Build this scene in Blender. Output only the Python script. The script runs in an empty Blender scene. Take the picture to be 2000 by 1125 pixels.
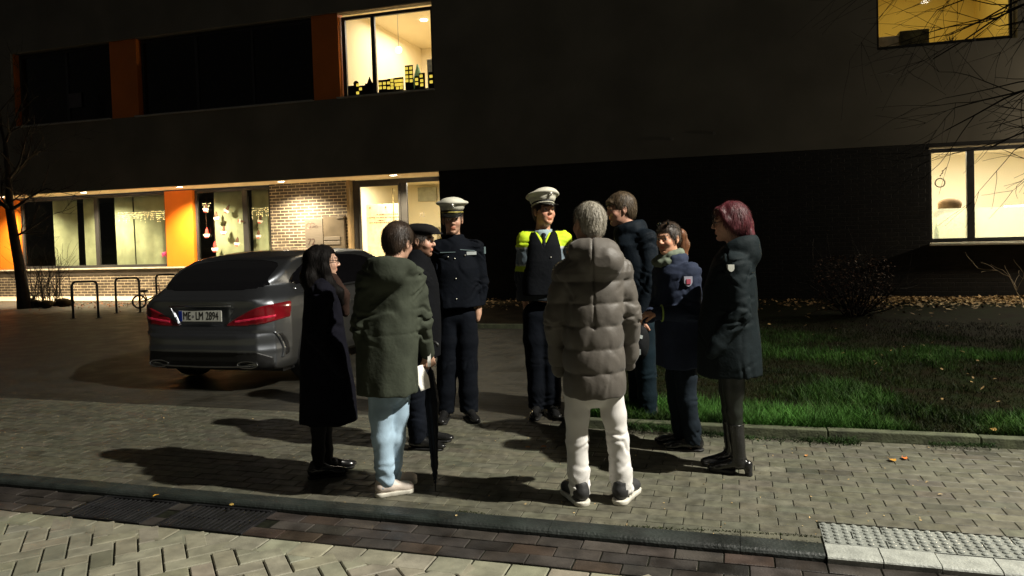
import bpy, bmesh, math, random
import numpy as np
from math import sin, cos, pi, radians, sqrt, atan2
from mathutils import Vector, Matrix
random.seed(7); rng=np.random.default_rng(7)
SC=bpy.context.scene; COL=SC.collection
# ---------------------------------------------------------------- camera model
FPX=1444.;TH=radians(16.7);PIT=radians(1.8);ROL=.0315;SH=72.
fw=np.array([-sin(TH)*cos(PIT),cos(TH)*cos(PIT),-sin(PIT)])
r_=np.array([cos(TH),sin(TH),0.]);u_=np.cross(r_,fw)
CR=cos(ROL)*r_-sin(ROL)*u_;CU=cos(ROL)*u_+sin(ROL)*r_
CP=np.array([0,0,1.65])
def ray(x,y): return fw+CR*(x-1000)/FPX+CU*(562.5-SH-y)/FPX
def onY(x,y,Y): d=ray(x,y); return CP+d*(Y/d[1])
def gnd(x,y,z=0.): d=ray(x,y); return CP+d*((z-1.65)/d[2])
def atd(x,y,dep): return CP+ray(x,y)*dep
def depth(p): return float((np.array(p,float)-CP)@fw)
cd=bpy.data.cameras.new('camera');cam=bpy.data.objects.new('camera',cd);COL.objects.link(cam);SC.camera=cam
cd.sensor_width=36;cd.lens=36*FPX/2000;cd.shift_y=-SH/2000;cd.clip_end=300;cd.clip_start=.05
mw=Matrix.Identity(4)
for i in range(3):
    mw[i][0]=CR[i];mw[i][1]=CU[i];mw[i][2]=-fw[i];mw[i][3]=CP[i]
cam.matrix_world=mw
# ---------------------------------------------------------------- materials
MATS={}
def M(name,col,rough=.7,metal=0.,var=.15,vs=8.,bump=.0,bs=40.,col2=None,emit=None,es=0.,attr=False,spec=.5,coat=0.,stretch=(1,1,1),bd=.01,rv=0.,sheen=0.):
    if name in MATS: return MATS[name]
    m=bpy.data.materials.new(name);m.use_nodes=True;nt=m.node_tree;N=nt.nodes;L=nt.links
    b=N['Principled BSDF'];b.inputs['Roughness'].default_value=rough;b.inputs['Metallic'].default_value=metal
    b.inputs['Specular IOR Level'].default_value=spec;b.inputs['Coat Weight'].default_value=coat
    b.inputs['Sheen Weight'].default_value=sheen
    tc=N.new('ShaderNodeTexCoord');mp=N.new('ShaderNodeMapping');mp.inputs['Scale'].default_value=stretch
    L.new(tc.outputs['Object'],mp.inputs[0])
    no=N.new('ShaderNodeTexNoise');no.inputs['Scale'].default_value=vs;no.inputs['Detail'].default_value=5;L.new(mp.outputs[0],no.inputs['Vector'])
    c=Vector(col);c2=Vector(col2) if col2 else c*(1-var*1.6)
    rm=N.new('ShaderNodeValToRGB');rm.color_ramp.elements[0].position=.33;rm.color_ramp.elements[1].position=.67
    c1=c*(1+var) if not col2 else c
    rm.color_ramp.elements[0].color=(*c2,1);rm.color_ramp.elements[1].color=(*c1,1);L.new(no.outputs[0],rm.inputs[0])
    out=rm.outputs[0]
    if attr:
        at=N.new('ShaderNodeVertexColor');at.layer_name='col'
        mx=N.new('ShaderNodeMix');mx.data_type='RGBA';mx.blend_type='MULTIPLY';mx.inputs[0].default_value=1
        L.new(out,mx.inputs[6]);L.new(at.outputs[0],mx.inputs[7]);out=mx.outputs[2]
    L.new(out,b.inputs['Base Color'])
    if rv>0:
        mr=N.new('ShaderNodeMapRange');mr.inputs[3].default_value=max(0,rough-rv);mr.inputs[4].default_value=min(1,rough+rv)
        n3=N.new('ShaderNodeTexNoise');n3.inputs['Scale'].default_value=vs*.7;L.new(tc.outputs['Object'],n3.inputs['Vector'])
        mr.inputs[1].default_value=.35;mr.inputs[2].default_value=.65
        L.new(n3.outputs[0],mr.inputs[0]);L.new(mr.outputs[0],b.inputs['Roughness'])
    if bump>0:
        n2=N.new('ShaderNodeTexNoise');n2.inputs['Scale'].default_value=bs;n2.inputs['Detail'].default_value=6;L.new(mp.outputs[0],n2.inputs['Vector'])
        bp=N.new('ShaderNodeBump');bp.inputs['Strength'].default_value=bump;bp.inputs['Distance'].default_value=bd
        L.new(n2.outputs[0],bp.inputs['Height']);L.new(bp.outputs[0],b.inputs['Normal'])
    if emit: b.inputs['Emission Color'].default_value=(*emit,1);b.inputs['Emission Strength'].default_value=es
    MATS[name]=m;return m
def glass(name,tint=(1,1,1),gl=1.,frost=0.):
    if name in MATS: return MATS[name]
    m=bpy.data.materials.new(name);m.use_nodes=True;nt=m.node_tree;N=nt.nodes;L=nt.links
    for n in list(N): N.remove(n)
    o=N.new('ShaderNodeOutputMaterial');t=N.new('ShaderNodeBsdfTransparent');t.inputs[0].default_value=(*tint,1)
    g=N.new('ShaderNodeBsdfGlossy');g.inputs['Roughness'].default_value=.02;fr=N.new('ShaderNodeFresnel');fr.inputs[0].default_value=1.45
    nz=N.new('ShaderNodeTexNoise');nz.inputs['Scale'].default_value=1.3;bp=N.new('ShaderNodeBump');bp.inputs['Strength'].default_value=.02
    L.new(nz.outputs[0],bp.inputs['Height']);L.new(bp.outputs[0],g.inputs['Normal'])
    mu=N.new('ShaderNodeMath');mu.operation='MULTIPLY';mu.inputs[1].default_value=gl;L.new(fr.outputs[0],mu.inputs[0])
    gm=N.new('ShaderNodeNewGeometry');iv=N.new('ShaderNodeMath');iv.operation='SUBTRACT';iv.inputs[0].default_value=1;L.new(gm.outputs['Backfacing'],iv.inputs[1]);m3=N.new('ShaderNodeMath');m3.operation='MULTIPLY';L.new(mu.outputs[0],m3.inputs[0]);L.new(iv.outputs[0],m3.inputs[1]);mu=m3
    mx=N.new('ShaderNodeMixShader');L.new(mu.outputs[0],mx.inputs[0]);L.new(t.outputs[0],mx.inputs[1]);L.new(g.outputs[0],mx.inputs[2])
    src=mx.outputs[0]
    if frost>0:
        tr=N.new('ShaderNodeBsdfTranslucent');tr.inputs[0].default_value=(.85,.88,.8,1);m2=N.new('ShaderNodeMixShader');m2.inputs[0].default_value=frost
        L.new(src,m2.inputs[1]);L.new(tr.outputs[0],m2.inputs[2]);src=m2.outputs[0]
    L.new(src,o.inputs[0]);MATS[name]=m;return m
# ---------------------------------------------------------------- objects
def tag(o,label=None,cat=None,group=None,kind=None):
    if label:o['label']=label
    if cat:o['category']=cat
    if group:o['group']=group
    if kind:o['kind']=kind
    return o
def empty(name,loc=(0,0,0),rz=0.,label=None,cat=None,group=None):
    o=bpy.data.objects.new(name,None);COL.objects.link(o);o.location=loc;o.rotation_euler=(0,0,rz);o.empty_display_size=.1
    return tag(o,label,cat,group)
def mk(name,v,f,mat,parent=None,smooth=False,cols=None,loc=None,rz=None):
    me=bpy.data.meshes.new(name);v=np.asarray(v,np.float32)
    if isinstance(f,np.ndarray) and f.ndim==2:
        n,k=f.shape;me.vertices.add(len(v));me.vertices.foreach_set('co',v.ravel());me.loops.add(n*k)
        me.loops.foreach_set('vertex_index',f.astype(np.int32).ravel());me.polygons.add(n)
        me.polygons.foreach_set('loop_start',np.arange(0,n*k,k,dtype=np.int32));me.update(calc_edges=True)
    else: me.from_pydata(v.tolist(),[],f)
    if cols is not None:
        a=me.color_attributes.new('col','FLOAT_COLOR','POINT');c=np.ones((len(v),4),np.float32);c[:,:3]=cols;a.data.foreach_set('color',c.ravel())
    if not smooth: me.shade_flat()
    if smooth: me.polygons.foreach_set('use_smooth',np.ones(len(me.polygons),bool))
    me.materials.append(mat);me.update()
    o=bpy.data.objects.new(name,me);COL.objects.link(o)
    if parent:o.parent=parent
    if loc is not None:o.location=loc
    if rz is not None:o.rotation_euler=(0,0,rz)
    return o
class MB:
    def __init__(s):s.v=[];s.f=[]
    def add(s,v,f):
        n=len(s.v);s.v+= [tuple(map(float,q)) for q in v];s.f+=[tuple(i+n for i in q) for q in f];return s
    def box(s,x0,x1,y0,y1,z0,z1,bev=0.):
        if bev<=0:
            v=[(x,y,z) for z in (z0,z1) for y in (y0,y1) for x in (x0,x1)]
            return s.add(v,[(0,2,3,1),(4,5,7,6),(0,1,5,4),(2,6,7,3),(0,4,6,2),(1,3,7,5)])
        bm=bmesh.new();bmesh.ops.create_cube(bm,size=1)
        for q in bm.verts:q.co=Vector(((x0+x1)/2+q.co.x*(x1-x0),(y0+y1)/2+q.co.y*(y1-y0),(z0+z1)/2+q.co.z*(z1-z0)))
        bmesh.ops.bevel(bm,geom=bm.edges[:],offset=bev,segments=2,affect='EDGES',profile=.5)
        bm.verts.index_update();s.add([q.co[:] for q in bm.verts],[[q.index for q in f.verts] for f in bm.faces]);bm.free();return s
    def tube(s,pts,rad,n=8,cap=True):
        pts=[np.array(p,float) for p in pts];m=len(pts)
        if not hasattr(rad,'__len__'):rad=[rad]*m
        vs=[];a=None
        for i in range(m):
            t=pts[min(i+1,m-1)]-pts[max(i-1,0)];t=t/(np.linalg.norm(t)+1e-9)
            if a is None: a=np.cross(t,[0,0,1.]) if abs(t[2])<.9 else np.cross(t,[1.,0,0])
            a=a-t*(a@t);a/=np.linalg.norm(a)+1e-9;b=np.cross(t,a)
            for k in range(n):
                an=2*pi*k/n;vs.append(pts[i]+rad[i]*(a*cos(an)+b*sin(an)))
        fs=[(i*n+k,i*n+(k+1)%n,(i+1)*n+(k+1)%n,(i+1)*n+k) for i in range(m-1) for k in range(n)]
        if cap: fs+=[tuple(range(n))[::-1],tuple((m-1)*n+k for k in range(n))]
        return s.add(vs,fs)
    def cyl(s,a,b,r,n=16,r2=None): return s.tube([a,b],[r,r if r2 is None else r2],n)
    def prism(s,poly,y0,y1):   # poly in xz, extruded along y
        n=len(poly);v=[(p[0],y0,p[1]) for p in poly]+[(p[0],y1,p[1]) for p in poly]
        return s.add(v,[tuple(range(n)),tuple(range(2*n-1,n-1,-1))]+[(i,i+n,(i+1)%n+n,(i+1)%n) for i in range(n)])
    def sphere(s,c,r,n=10,m=7):
        r=(r,r,r) if not hasattr(r,'__len__') else r
        v=[(c[0],c[1],c[2]+r[2])]
        for i in range(1,m):
            for k in range(n):
                v.append((c[0]+r[0]*sin(pi*i/m)*cos(2*pi*k/n),c[1]+r[1]*sin(pi*i/m)*sin(2*pi*k/n),c[2]+r[2]*cos(pi*i/m)))
        v.append((c[0],c[1],c[2]-r[2]));f=[(0,1+k,1+(k+1)%n) for k in range(n)]
        for i in range(m-2):
            f+=[(1+i*n+k,1+(i+1)*n+k,1+(i+1)*n+(k+1)%n,1+i*n+(k+1)%n) for k in range(n)]
        e=len(v)-1;f+=[(e,1+(m-2)*n+(k+1)%n,1+(m-2)*n+k) for k in range(n)]
        return s.add(v,f)
    def build(s,name,mat,parent=None,smooth=False,loc=None,rz=None): return mk(name,s.v,s.f,mat,parent,smooth,None,loc,rz)
def text(name,s,size,loc,mat,parent=None,rot=(pi/2,0,0),ext=.001,sx=1.):
    c=bpy.data.curves.new(name,'FONT');c.body=s;c.size=size;c.extrude=ext;c.align_x='CENTER';c.align_y='CENTER'
    o=bpy.data.objects.new(name,c);COL.objects.link(o);me=bpy.data.meshes.new_from_object(o.evaluated_get(bpy.context.evaluated_depsgraph_get()))
    bpy.data.objects.remove(o);o=bpy.data.objects.new(name,me);COL.objects.link(o);me.materials.clear();me.materials.append(mat)
    o.location=loc;o.rotation_euler=rot;o.scale=(sx,1,1)
    if parent:o.parent=parent
    return o
# ---------------------------------------------------------------- implicit surfaces
def nets(V,xs,ys,zs):
    nx,ny,nz=V.shape;S=V<0
    c=np.zeros((nx-1,ny-1,nz-1),np.int8)
    for a in (0,1):
        for b in (0,1):
            for d in (0,1): c+=S[a:nx-1+a,b:ny-1+b,d:nz-1+d]
    act=np.nonzero((c>0)&(c<8));I,J,K=act;n=len(I)
    vid=np.full(c.shape,-1,np.int32);vid[act]=np.arange(n)
    P=np.zeros((n,3));W=np.zeros(n)
    A=(xs,ys,zs)
    for ax in range(3):
        o1,o2=[q for q in range(3) if q!=ax]
        for a in (0,1):
            for b in (0,1):
                p0=[I,J,K];p0=[q.copy() for q in p0];p0[o1]=p0[o1]+a;p0[o2]=p0[o2]+b
                p1=[q.copy() for q in p0];p1[ax]=p1[ax]+1
                v0=V[p0[0],p0[1],p0[2]];v1=V[p1[0],p1[1],p1[2]]
                m=(v0<0)!=(v1<0);t=np.where(m,v0/(np.where(m,v0-v1,1)),0)
                q=np.zeros((n,3));q[:,ax]=A[ax][p0[ax]]+t*(A[ax][p1[ax]]-A[ax][p0[ax]])
                q[:,o1]=A[o1][p0[o1]];q[:,o2]=A[o2][p0[o2]]
                P+=q*m[:,None];W+=m
    P/=W[:,None];F=[]
    for ax in range(3):
        o1,o2=[(1,2),(2,0),(0,1)][ax]
        s0=[slice(None)]*3;s1=[slice(None)]*3;s0[ax]=slice(0,-1);s1[ax]=slice(1,None)
        X=S[tuple(s0)]!=S[tuple(s1)];sg=S[tuple(s0)]
        idx=list(np.nonzero(X));g=sg[tuple(idx)]
        lim=c.shape
        ok=(idx[o1]>0)&(idx[o2]>0)&(idx[o1]<lim[o1])&(idx[o2]<lim[o2])
        idx=[q[ok] for q in idx];g=g[ok]
        def at(a,b):
            q=[z.copy() for z in idx];q[o1]-=a;q[o2]-=b;return vid[q[0],q[1],q[2]]
        f=np.stack([at(1,1),at(0,1),at(0,0),at(1,0)],1)
        f[~g]=f[~g][:,::-1];F.append(f)
    return P,np.concatenate(F)
def grid(lo,hi,h): return np.arange(lo,hi+h,h)
def fgrid(lo,hi,h,flo,fhi,fh):   # coarse with a fine window
    flo=max(flo,lo);fhi=min(fhi,hi)
    a=np.linspace(lo,flo,max(2,int((flo-lo)/h)+1))[:-1] if flo>lo+h*.5 else np.array([])
    b=np.arange(flo,fhi,fh);c=np.linspace(fhi,hi,max(2,int((hi-fhi)/h)+1)) if hi>fhi else np.array([fhi])
    return np.concatenate([a,b,c])
class Fld:
    def __init__(s,xs,ys,zs):
        s.g=[np.asarray(q,np.float32) for q in (xs,ys,zs)];s.V=np.full([len(q) for q in s.g],.5,np.float32)
    def sub(s,lo,hi):
        sl=[slice(max(0,np.searchsorted(s.g[i],lo[i])-1),np.searchsorted(s.g[i],hi[i])+1) for i in range(3)]
        X,Y,Z=[s.g[i][sl[i]] for i in range(3)];return tuple(sl),X[:,None,None],Y[None,:,None],Z[None,None,:]
    def comb(s,sl,d,k,op):
        A=s.V[sl]
        if op=='u':
            if k>0: h=np.clip(.5+.5*(A-d)/k,0,1);s.V[sl]=A+(d-A)*h-k*h*(1-h)
            else: s.V[sl]=np.minimum(A,d)
        elif op=='s':
            d=-d
            if k>0: h=np.clip(.5-.5*(A-d)/k,0,1);s.V[sl]=A+(d-A)*h+k*h*(1-h)
            else: s.V[sl]=np.maximum(A,d)
        elif op=='i': 
            if k>0: h=np.clip(.5-.5*(A-d)/k,0,1);s.V[sl]=A+(d-A)*h+k*h*(1-h)
            else: s.V[sl]=np.maximum(A,d)
    def cone(s,a,b,r1,r2=None,k=.02,op='u'):
        r2=r1 if r2 is None else r2;a=np.array(a,float);b=np.array(b,float);m=max(r1,r2)+max(k,.02)+.03
        sl,X,Y,Z=s.sub(np.minimum(a,b)-m,np.maximum(a,b)+m);ba=b-a;L=ba@ba+1e-12
        t=np.clip(((X-a[0])*ba[0]+(Y-a[1])*ba[1]+(Z-a[2])*ba[2])/L,0,1)
        d=np.sqrt((X-a[0]-t*ba[0])**2+(Y-a[1]-t*ba[1])**2+(Z-a[2]-t*ba[2])**2)-(r1+(r2-r1)*t)
        s.comb(sl,d.astype(np.float32),k,op);return s
    def chain(s,pts,rs,k=.02,op='u'):
        for i in range(len(pts)-1): s.cone(pts[i],pts[i+1],rs[i],rs[i+1],k,op)
        return s
    def ell(s,c,r,k=.02,op='u',R=None):
        c=np.array(c,float);m=max(r)+max(k,.02)+.03;sl,X,Y,Z=s.sub(c-m,c+m);X=X-c[0];Y=Y-c[1];Z=Z-c[2]
        if R is not None: X,Y,Z=[R[0][i]*X+R[1][i]*Y+R[2][i]*Z for i in range(3)]
        k0=np.sqrt((X/r[0])**2+(Y/r[1])**2+(Z/r[2])**2);k1=np.sqrt((X/r[0]**2)**2+(Y/r[1]**2)**2+(Z/r[2]**2)**2)
        s.comb(sl,(k0*(k0-1)/(k1+1e-6)).astype(np.float32),k,op);return s
    def loft(s,z,rx,ry,cx,cy,k=.03,p=2.3,op='u'):
        zz=s.g[2];a,b,c,d=[np.interp(zz,z,q).astype(np.float32)[None,None,:] for q in (rx,ry,cx,cy)]
        X=s.g[0][:,None,None];Y=s.g[1][None,:,None]
        q=(np.abs((X-c)/a)**p+np.abs((Y-d)/b)**p)**(1/p)
        D=(q-1)*np.minimum(a,b);Z=zz[None,None,:]
        D=np.maximum(D,np.maximum(z[0]-Z,Z-z[-1]));s.comb((slice(None),)*3,D.astype(np.float32),k,op);return s
    def xyz(s): return s.g[0][:,None,None],s.g[1][None,:,None],s.g[2][None,None,:]
    def disp(s,fn): s.V=(s.V-fn(*s.xyz())).astype(np.float32);return s
    def cut(s,fn,k=0.): s.comb((slice(None),)*3,np.broadcast_to(fn(*s.xyz()),s.V.shape).astype(np.float32),k,'i');return s
    def build(s,name,mat,parent=None,colf=None,xf=None):
        s.V[0]=.5;s.V[-1]=.5;s.V[:,0]=.5;s.V[:,-1]=.5;s.V[:,:,0]=.5;s.V[:,:,-1]=.5
        P,F=nets(s.V,*s.g);c=colf(P) if colf else None
        if xf is not None:P=xf(P)
        return mk(name,P,F,mat,parent,True,c)
def wob(X,Y,Z,seed,f,amp,st=(1,1,1)):
    r=np.random.default_rng(seed);o=0;w=0
    for i in range(5):
        k=r.normal(size=3);k/=np.linalg.norm(k);k=k*np.array(st)*f*(1+.55*i);ph=r.uniform(0,6.28,2)
        o=o+np.sin(k[0]*X+k[1]*Y+k[2]*Z+ph[0]+1.3*w)/(1+.5*i);w=np.sin(k[1]*X*.7+k[2]*Y*.7-k[0]*Z*.6+ph[1])
    return amp*o*.5
def ridge(X,Y,Z,seed,f,amp,st=(1,1,1)):
    v=wob(X,Y,Z,seed,f,1.,st);return amp*(1-np.abs(v)*1.6)*.6
# ================================================================ SETTING
def sheet(name,x0,x1,y0,y1,z,mat,n=1,amp=0.,seed=1,kind='structure'):
    xs=np.linspace(x0,x1,n+1);ys=np.linspace(y0,y1,n+1);X,Y=np.meshgrid(xs,ys,indexing='ij')
    Z=np.full(X.shape,z)+(wob(X,Y,0*X,seed,1.2,amp) if amp else 0)
    v=np.stack([X,Y,Z],-1).reshape(-1,3);i=np.arange(n);I,J=np.meshgrid(i,i,indexing='ij');a=I*(n+1)+J
    f=np.stack([a,a+n+1,a+n+2,a+1],-1).reshape(-1,4);return tag(mk(name,v,f,mat,None,amp>0),kind=kind)
mJoint=M('joint_sand',(.012,.013,.008),.95,spec=.1,vs=30,var=.3)
mDirt=M('earth',(.02,.015,.008),.95,vs=3,var=.4,bump=.6,bs=25,spec=.05)
sheet('ground',-80,60,-40,90,-.09,mDirt)
mFore=bpy.data.materials.new('forecourt_paving');mFore.use_nodes=True
def brickmat(m,c1,c2,cm,w,h,mort,rough,bd=.004,plane='xy',bump=.5,nz=.35,rv=.12):
    nt=m.node_tree;N=nt.nodes;L=nt.links;b=N['Principled BSDF'];b.inputs['Roughness'].default_value=rough
    tc=N.new('ShaderNodeTexCoord');mp=N.new('ShaderNodeMapping');L.new(tc.outputs['Object'],mp.inputs[0])
    if plane=='xz': mp.inputs['Rotation'].default_value=(-pi/2,0,0)
    br=N.new('ShaderNodeTexBrick');br.inputs['Scale'].default_value=1;br.inputs['Brick Width'].default_value=w;br.inputs['Row Height'].default_value=h
    br.inputs['Mortar Size'].default_value=mort;br.inputs['Mortar Smooth'].default_value=.3;br.inputs['Bias'].default_value=-.1
    br.inputs['Color1'].default_value=(*c1,1);br.inputs['Color2'].default_value=(*c2,1);br.inputs['Mortar'].default_value=(*cm,1)
    L.new(mp.outputs[0],br.inputs[0])
    no=N.new('ShaderNodeTexNoise');no.inputs['Scale'].default_value=3;no.inputs['Detail'].default_value=8;L.new(tc.outputs['Object'],no.inputs['Vector'])
    mr=N.new('ShaderNodeMapRange');mr.inputs[1].default_value=.3;mr.inputs[2].default_value=.7;mr.inputs[3].default_value=1-nz;mr.inputs[4].default_value=1+nz
    L.new(no.outputs[0],mr.inputs[0]);vm=N.new('ShaderNodeVectorMath');vm.operation='SCALE';L.new(br.outputs[0],vm.inputs[0]);L.new(mr.outputs[0],vm.inputs['Scale'])
    L.new(vm.outputs[0],b.inputs['Base Color'])
    m2=N.new('ShaderNodeMapRange');m2.inputs[1].default_value=.35;m2.inputs[2].default_value=.65;m2.inputs[3].default_value=rough-rv;m2.inputs[4].default_value=min(1,rough+rv)
    L.new(no.outputs[0],m2.inputs[0]);L.new(m2.outputs[0],b.inputs['Roughness'])
    n2=N.new('ShaderNodeTexNoise');n2.inputs['Scale'].default_value=60;L.new(tc.outputs['Object'],n2.inputs['Vector'])
    ad=N.new('ShaderNodeMath');ad.operation='MULTIPLY_ADD';ad.inputs[1].default_value=-1;L.new(br.outputs[1],ad.inputs[0])
    sc=N.new('ShaderNodeMath');sc.operation='MULTIPLY';sc.inputs[1].default_value=.35;L.new(n2.outputs[0],sc.inputs[0]);L.new(sc.outputs[0],ad.inputs[2])
    bp=N.new('ShaderNodeBump');bp.inputs['Strength'].default_value=bump;bp.inputs['Distance'].default_value=bd;L.new(ad.outputs[0],bp.inputs['Height']);L.new(bp.outputs[0],b.inputs['Normal'])
brickmat(mFore,(.043,.038,.026),(.034,.031,.022),(.022,.020,.014),.2,.1,.008,.62,nz=.35)
sheet('forecourt',-40,-1.365,5.985,16.3,-.002,mFore)
# pavers as real blocks
def pavers(name,cells,z,mat,h=.03,gap=.0035,bev=.004,tilt=.0012,cvar=.14,seed=3,tint=None,jit=.0015):
    """cells: array of (cx,cy,halfx,halfy,angle)"""
    r=np.random.default_rng(seed);c=np.array(cells,float);n=len(c)
    hx=c[:,2]-gap;hy=c[:,3]-gap;ca=np.cos(c[:,4]);sa=np.sin(c[:,4]);dz=r.normal(0,jit,n);tx=r.normal(0,tilt,n)*8;ty=r.normal(0,tilt,n)*8
    V=[]
    for (q,zz) in ((0.,-h),(0.,-bev),(bev,0.)):
        for sx,sy in ((-1,-1),(1,-1),(1,1),(-1,1)):
            lx=sx*(hx-q);ly=sy*(hy-q);z_=z+zz+dz+tx*lx+ty*ly
            V.append(np.stack([c[:,0]+lx*ca-ly*sa,c[:,1]+lx*sa+ly*ca,z_],-1))
    V=np.stack(V,1).reshape(-1,3);f=[]
    for k in (0,4):
        for i in range(4): j=(i+1)%4;f.append((k+i,k+j,k+4+j,k+4+i))
    f.append((8,9,10,11));f=np.array(f)[None]+np.arange(n)[:,None,None]*12
    base=1+r.normal(0,cvar,(n,1))+r.normal(0,.02,(n,3))
    if tint is not None: base=base*tint(c,r)
    cols=np.repeat(np.clip(base,.3,2),12,0)
    return tag(mk(name,V,f.reshape(-1,4),mat,None,False,cols),kind='structure')
stain=lambda c,r:1+.16*wob(c[:,0],c[:,1],0*c[:,0],31,2.2,1.)[:,None]+np.where(r.random((len(c),1))<.03,-.3,0)
mPave=M('pavement_block',(.105,.102,.072),.62,vs=14,var=.22,bump=.45,bs=150,bd=.002,attr=True,rv=.15)
mRoad=M('road_block',(.25,.24,.175),.65,vs=11,var=.16,bump=.6,bs=110,bd=.003,attr=True,rv=.12)
mGut=M('gutter_block',(.042,.036,.031),.5,vs=7,var=.3,bump=.6,bs=90,bd=.004,attr=True,rv=.18)
KY0,KY1=3.84,3.98
sheet('pavement_bed',-40,30,3.86,6.06,-.0055,mJoint)
cells=[]
row=0;y=KY1
while y<5.9:
    hy=.05;x=-11.+(.1 if row%2 else 0)
    while x<7.:
        if not (x>.30 and y<4.24): cells.append((x+.1,y+hy,.1,hy,0))
        x+=.2
    y+=.1;row+=1
pavers('pavement',cells,0.,mPave,cvar=.10,tint=stain,seed=4,jit=.0006,tilt=.0004,bev=.0025,gap=.0022)
sheet('pavement_left',-40,-11,3.98,5.98,-.003,mFore);sheet('pavement_right',7,30,3.98,5.9,-.003,mFore)
# gutter band: wide dark blocks
ZR=-.032
sheet('gutter_bed',-40,30,3.30,3.87,ZR-.007,mJoint)
cells=[];y=3.50
for row in range(3):
    x=-8.+.12*row
    while x<6.:
        if not(row<3 and (-4.02<x+.12<-3.40 or -3.31<x+.12<-2.70)): cells.append((x+.12,y+.0567,.12,.0567,0))
        x+=.24
    y+=.1133
pavers('gutter',cells,ZR,mGut,cvar=.2,seed=5,tint=lambda c,r:np.where(r.random((len(c),1))<.12,np.array([[1.25,1.05,.9]]),1.),bev=.003)
# road: herringbone at 45 degrees + border course
sheet('road_bed',-40,30,-30,3.50,ZR-.013,mJoint)
cells=[];x=-7.9
while x<5.: cells.append((x+.1,3.405,.1,.085,0));x+=.2
A=radians(44);w=.115;ca,sa=cos(A),sin(A)
for a in range(-60,60):
    for b in range(-34,34):
        ox=a*w+b*2*w;oy=a*w-b*2*w
        for (cx,cy,hx,hy) in ((ox+w,oy+w/2,w,w/2),(ox+w/2,oy+2*w,w/2,w)):
            X=cx*ca-cy*sa-1.5;Y=cx*sa+cy*ca+2.5
            if -5.5<X<3.0 and 2.0<Y<3.42: cells.append((X,Y,hx,hy,A))
pavers('road',cells,ZR,mRoad,cvar=.07,tint=stain,seed=6,bev=.005,gap=.0042,jit=.0008,tilt=.0005)
mAsph=M('asphalt',(.05,.05,.045),.8,vs=30,var=.2,bump=.5,bs=200)
sheet('road_far',-40,-8,3.3,3.86,ZR-.003,mAsph);sheet('road_near',-40,30,-30,1.9,ZR-.003,mAsph)
# kerb: dark rounded kerb left, pale flat kerb stones right
mKerb=M('dark_kerb',(.020,.025,.022),.5,vs=5,var=.35,bump=.5,bs=60,rv=.15)
def kerbrun(name,x0,x1,L,y0,y1,zt,mat,r,gap=.004,seed=1):
    m=MB();q=random.Random(seed);x=x0
    while x<x1-.01:
        e=min(x+L,x1);d=q.uniform(-.002,.002)
        pr=[(y0,-.14),(y0+.002,zt-r)]+[(y0+r-r*cos(t),zt-r+r*sin(t)) for t in (pi/8,pi/4,3*pi/8,pi/2)]+[(y1,zt),(y1,-.14)]
        v=[(xx,yy,zz+d) for xx in (x+gap,e-gap) for yy,zz in pr];n=len(pr)
        m.add(v,[tuple(range(n)),tuple(range(2*n-1,n-1,-1))]+[(i,i+n,(i+1)%n+n,(i+1)%n) for i in range(n)]);x=e
    return tag(m.build(name,mat),kind='structure')
kerbrun('kerb',-30,.40,1.0,KY0,KY1-.002,.006,mKerb,.035,gap=.0015)
mPale=M('pale_kerb',(.33,.345,.31),.6,vs=14,var=.14,bump=.5,bs=80,rv=.1)
kerbrun('pale_kerb',.405,7,.25,KY0-.015,KY1-.002,.004,mPale,.02,gap=.003,seed=2)
# tactile paving
mTac=M('tactile_concrete',(.25,.265,.24),.3,vs=6,var=.10,bump=.12,bs=90,rv=.08)
m=MB()
for row in range(3):
    y0=3.985+row*.088;x=.405-(.15 if row%2 else 0)
    while x<5.5:
        x0=max(x,.405);m.box(x0+.003,x+.297,y0+.003,y0+.085,-.04,.004,.003)
        for i in range(6):
            for j in range(2):
                cx=x+.025+i*.05;cy=y0+.022+j*.044
                if cx>.41:
                    vs=[];n=10
                    for (rr,zz) in ((.0175,.003),(.0145,.010),(.0075,.0135)):
                        vs+=[(cx+rr*cos(2*pi*k/n),cy+rr*sin(2*pi*k/n),zz) for k in range(n)]
                    fs=[(a*n+k,a*n+(k+1)%n,(a+1)*n+(k+1)%n,(a+1)*n+k) for a in (0,1) for k in range(n)]+[tuple(2*n+k for k in range(n))]
                    m.add(vs,fs)
        x+=.3
tag(m.build('tactile_paving',mTac),kind='structure')
# lawn
mSoil=M('lawn_soil',(.010,.016,.005),.95,vs=4,var=.5,bump=.8,bs=30,col2=(.009,.006,.003),spec=.05)
def hill(X,Y): return .035+.02*np.sin(X*.9+1)*np.sin(Y*.7)+.015*np.sin(X*2.3+Y*1.7)
n=90;xs=np.linspace(-1.28,24,n+1);ys=np.linspace(5.97,16.2,n+1);X,Y=np.meshgrid(xs,ys,indexing='ij');v=np.stack([X,Y,hill(X,Y)],-1).reshape(-1,3)
i=np.arange(n);I,J=np.meshgrid(i,i,indexing='ij');a=I*(n+1)+J;f=np.stack([a,a+n+1,a+n+2,a+1],-1).reshape(-1,4)
tag(mk('lawn',v,f,mSoil,None,True),kind='structure')
xs=np.linspace(-9,-1.28,41);ys=np.linspace(11.65,16.2,41);X,Y=np.meshgrid(xs,ys,indexing='ij');n=40
v=np.stack([X,Y,hill(X,Y)+.0],-1).reshape(-1,3);i=np.arange(n);I,J=np.meshgrid(i,i,indexing='ij');a=I*(n+1)+J;f=np.stack([a,a+n+1,a+n+2,a+1],-1).reshape(-1,4)
tag(mk('planting_bed',v,f,mDirt,None,True),kind='structure')
mEdge=M('edging_stone',(.075,.085,.045),.8,vs=8,var=.3,bump=.5,bs=60)
m=MB();x=-1.36
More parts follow.
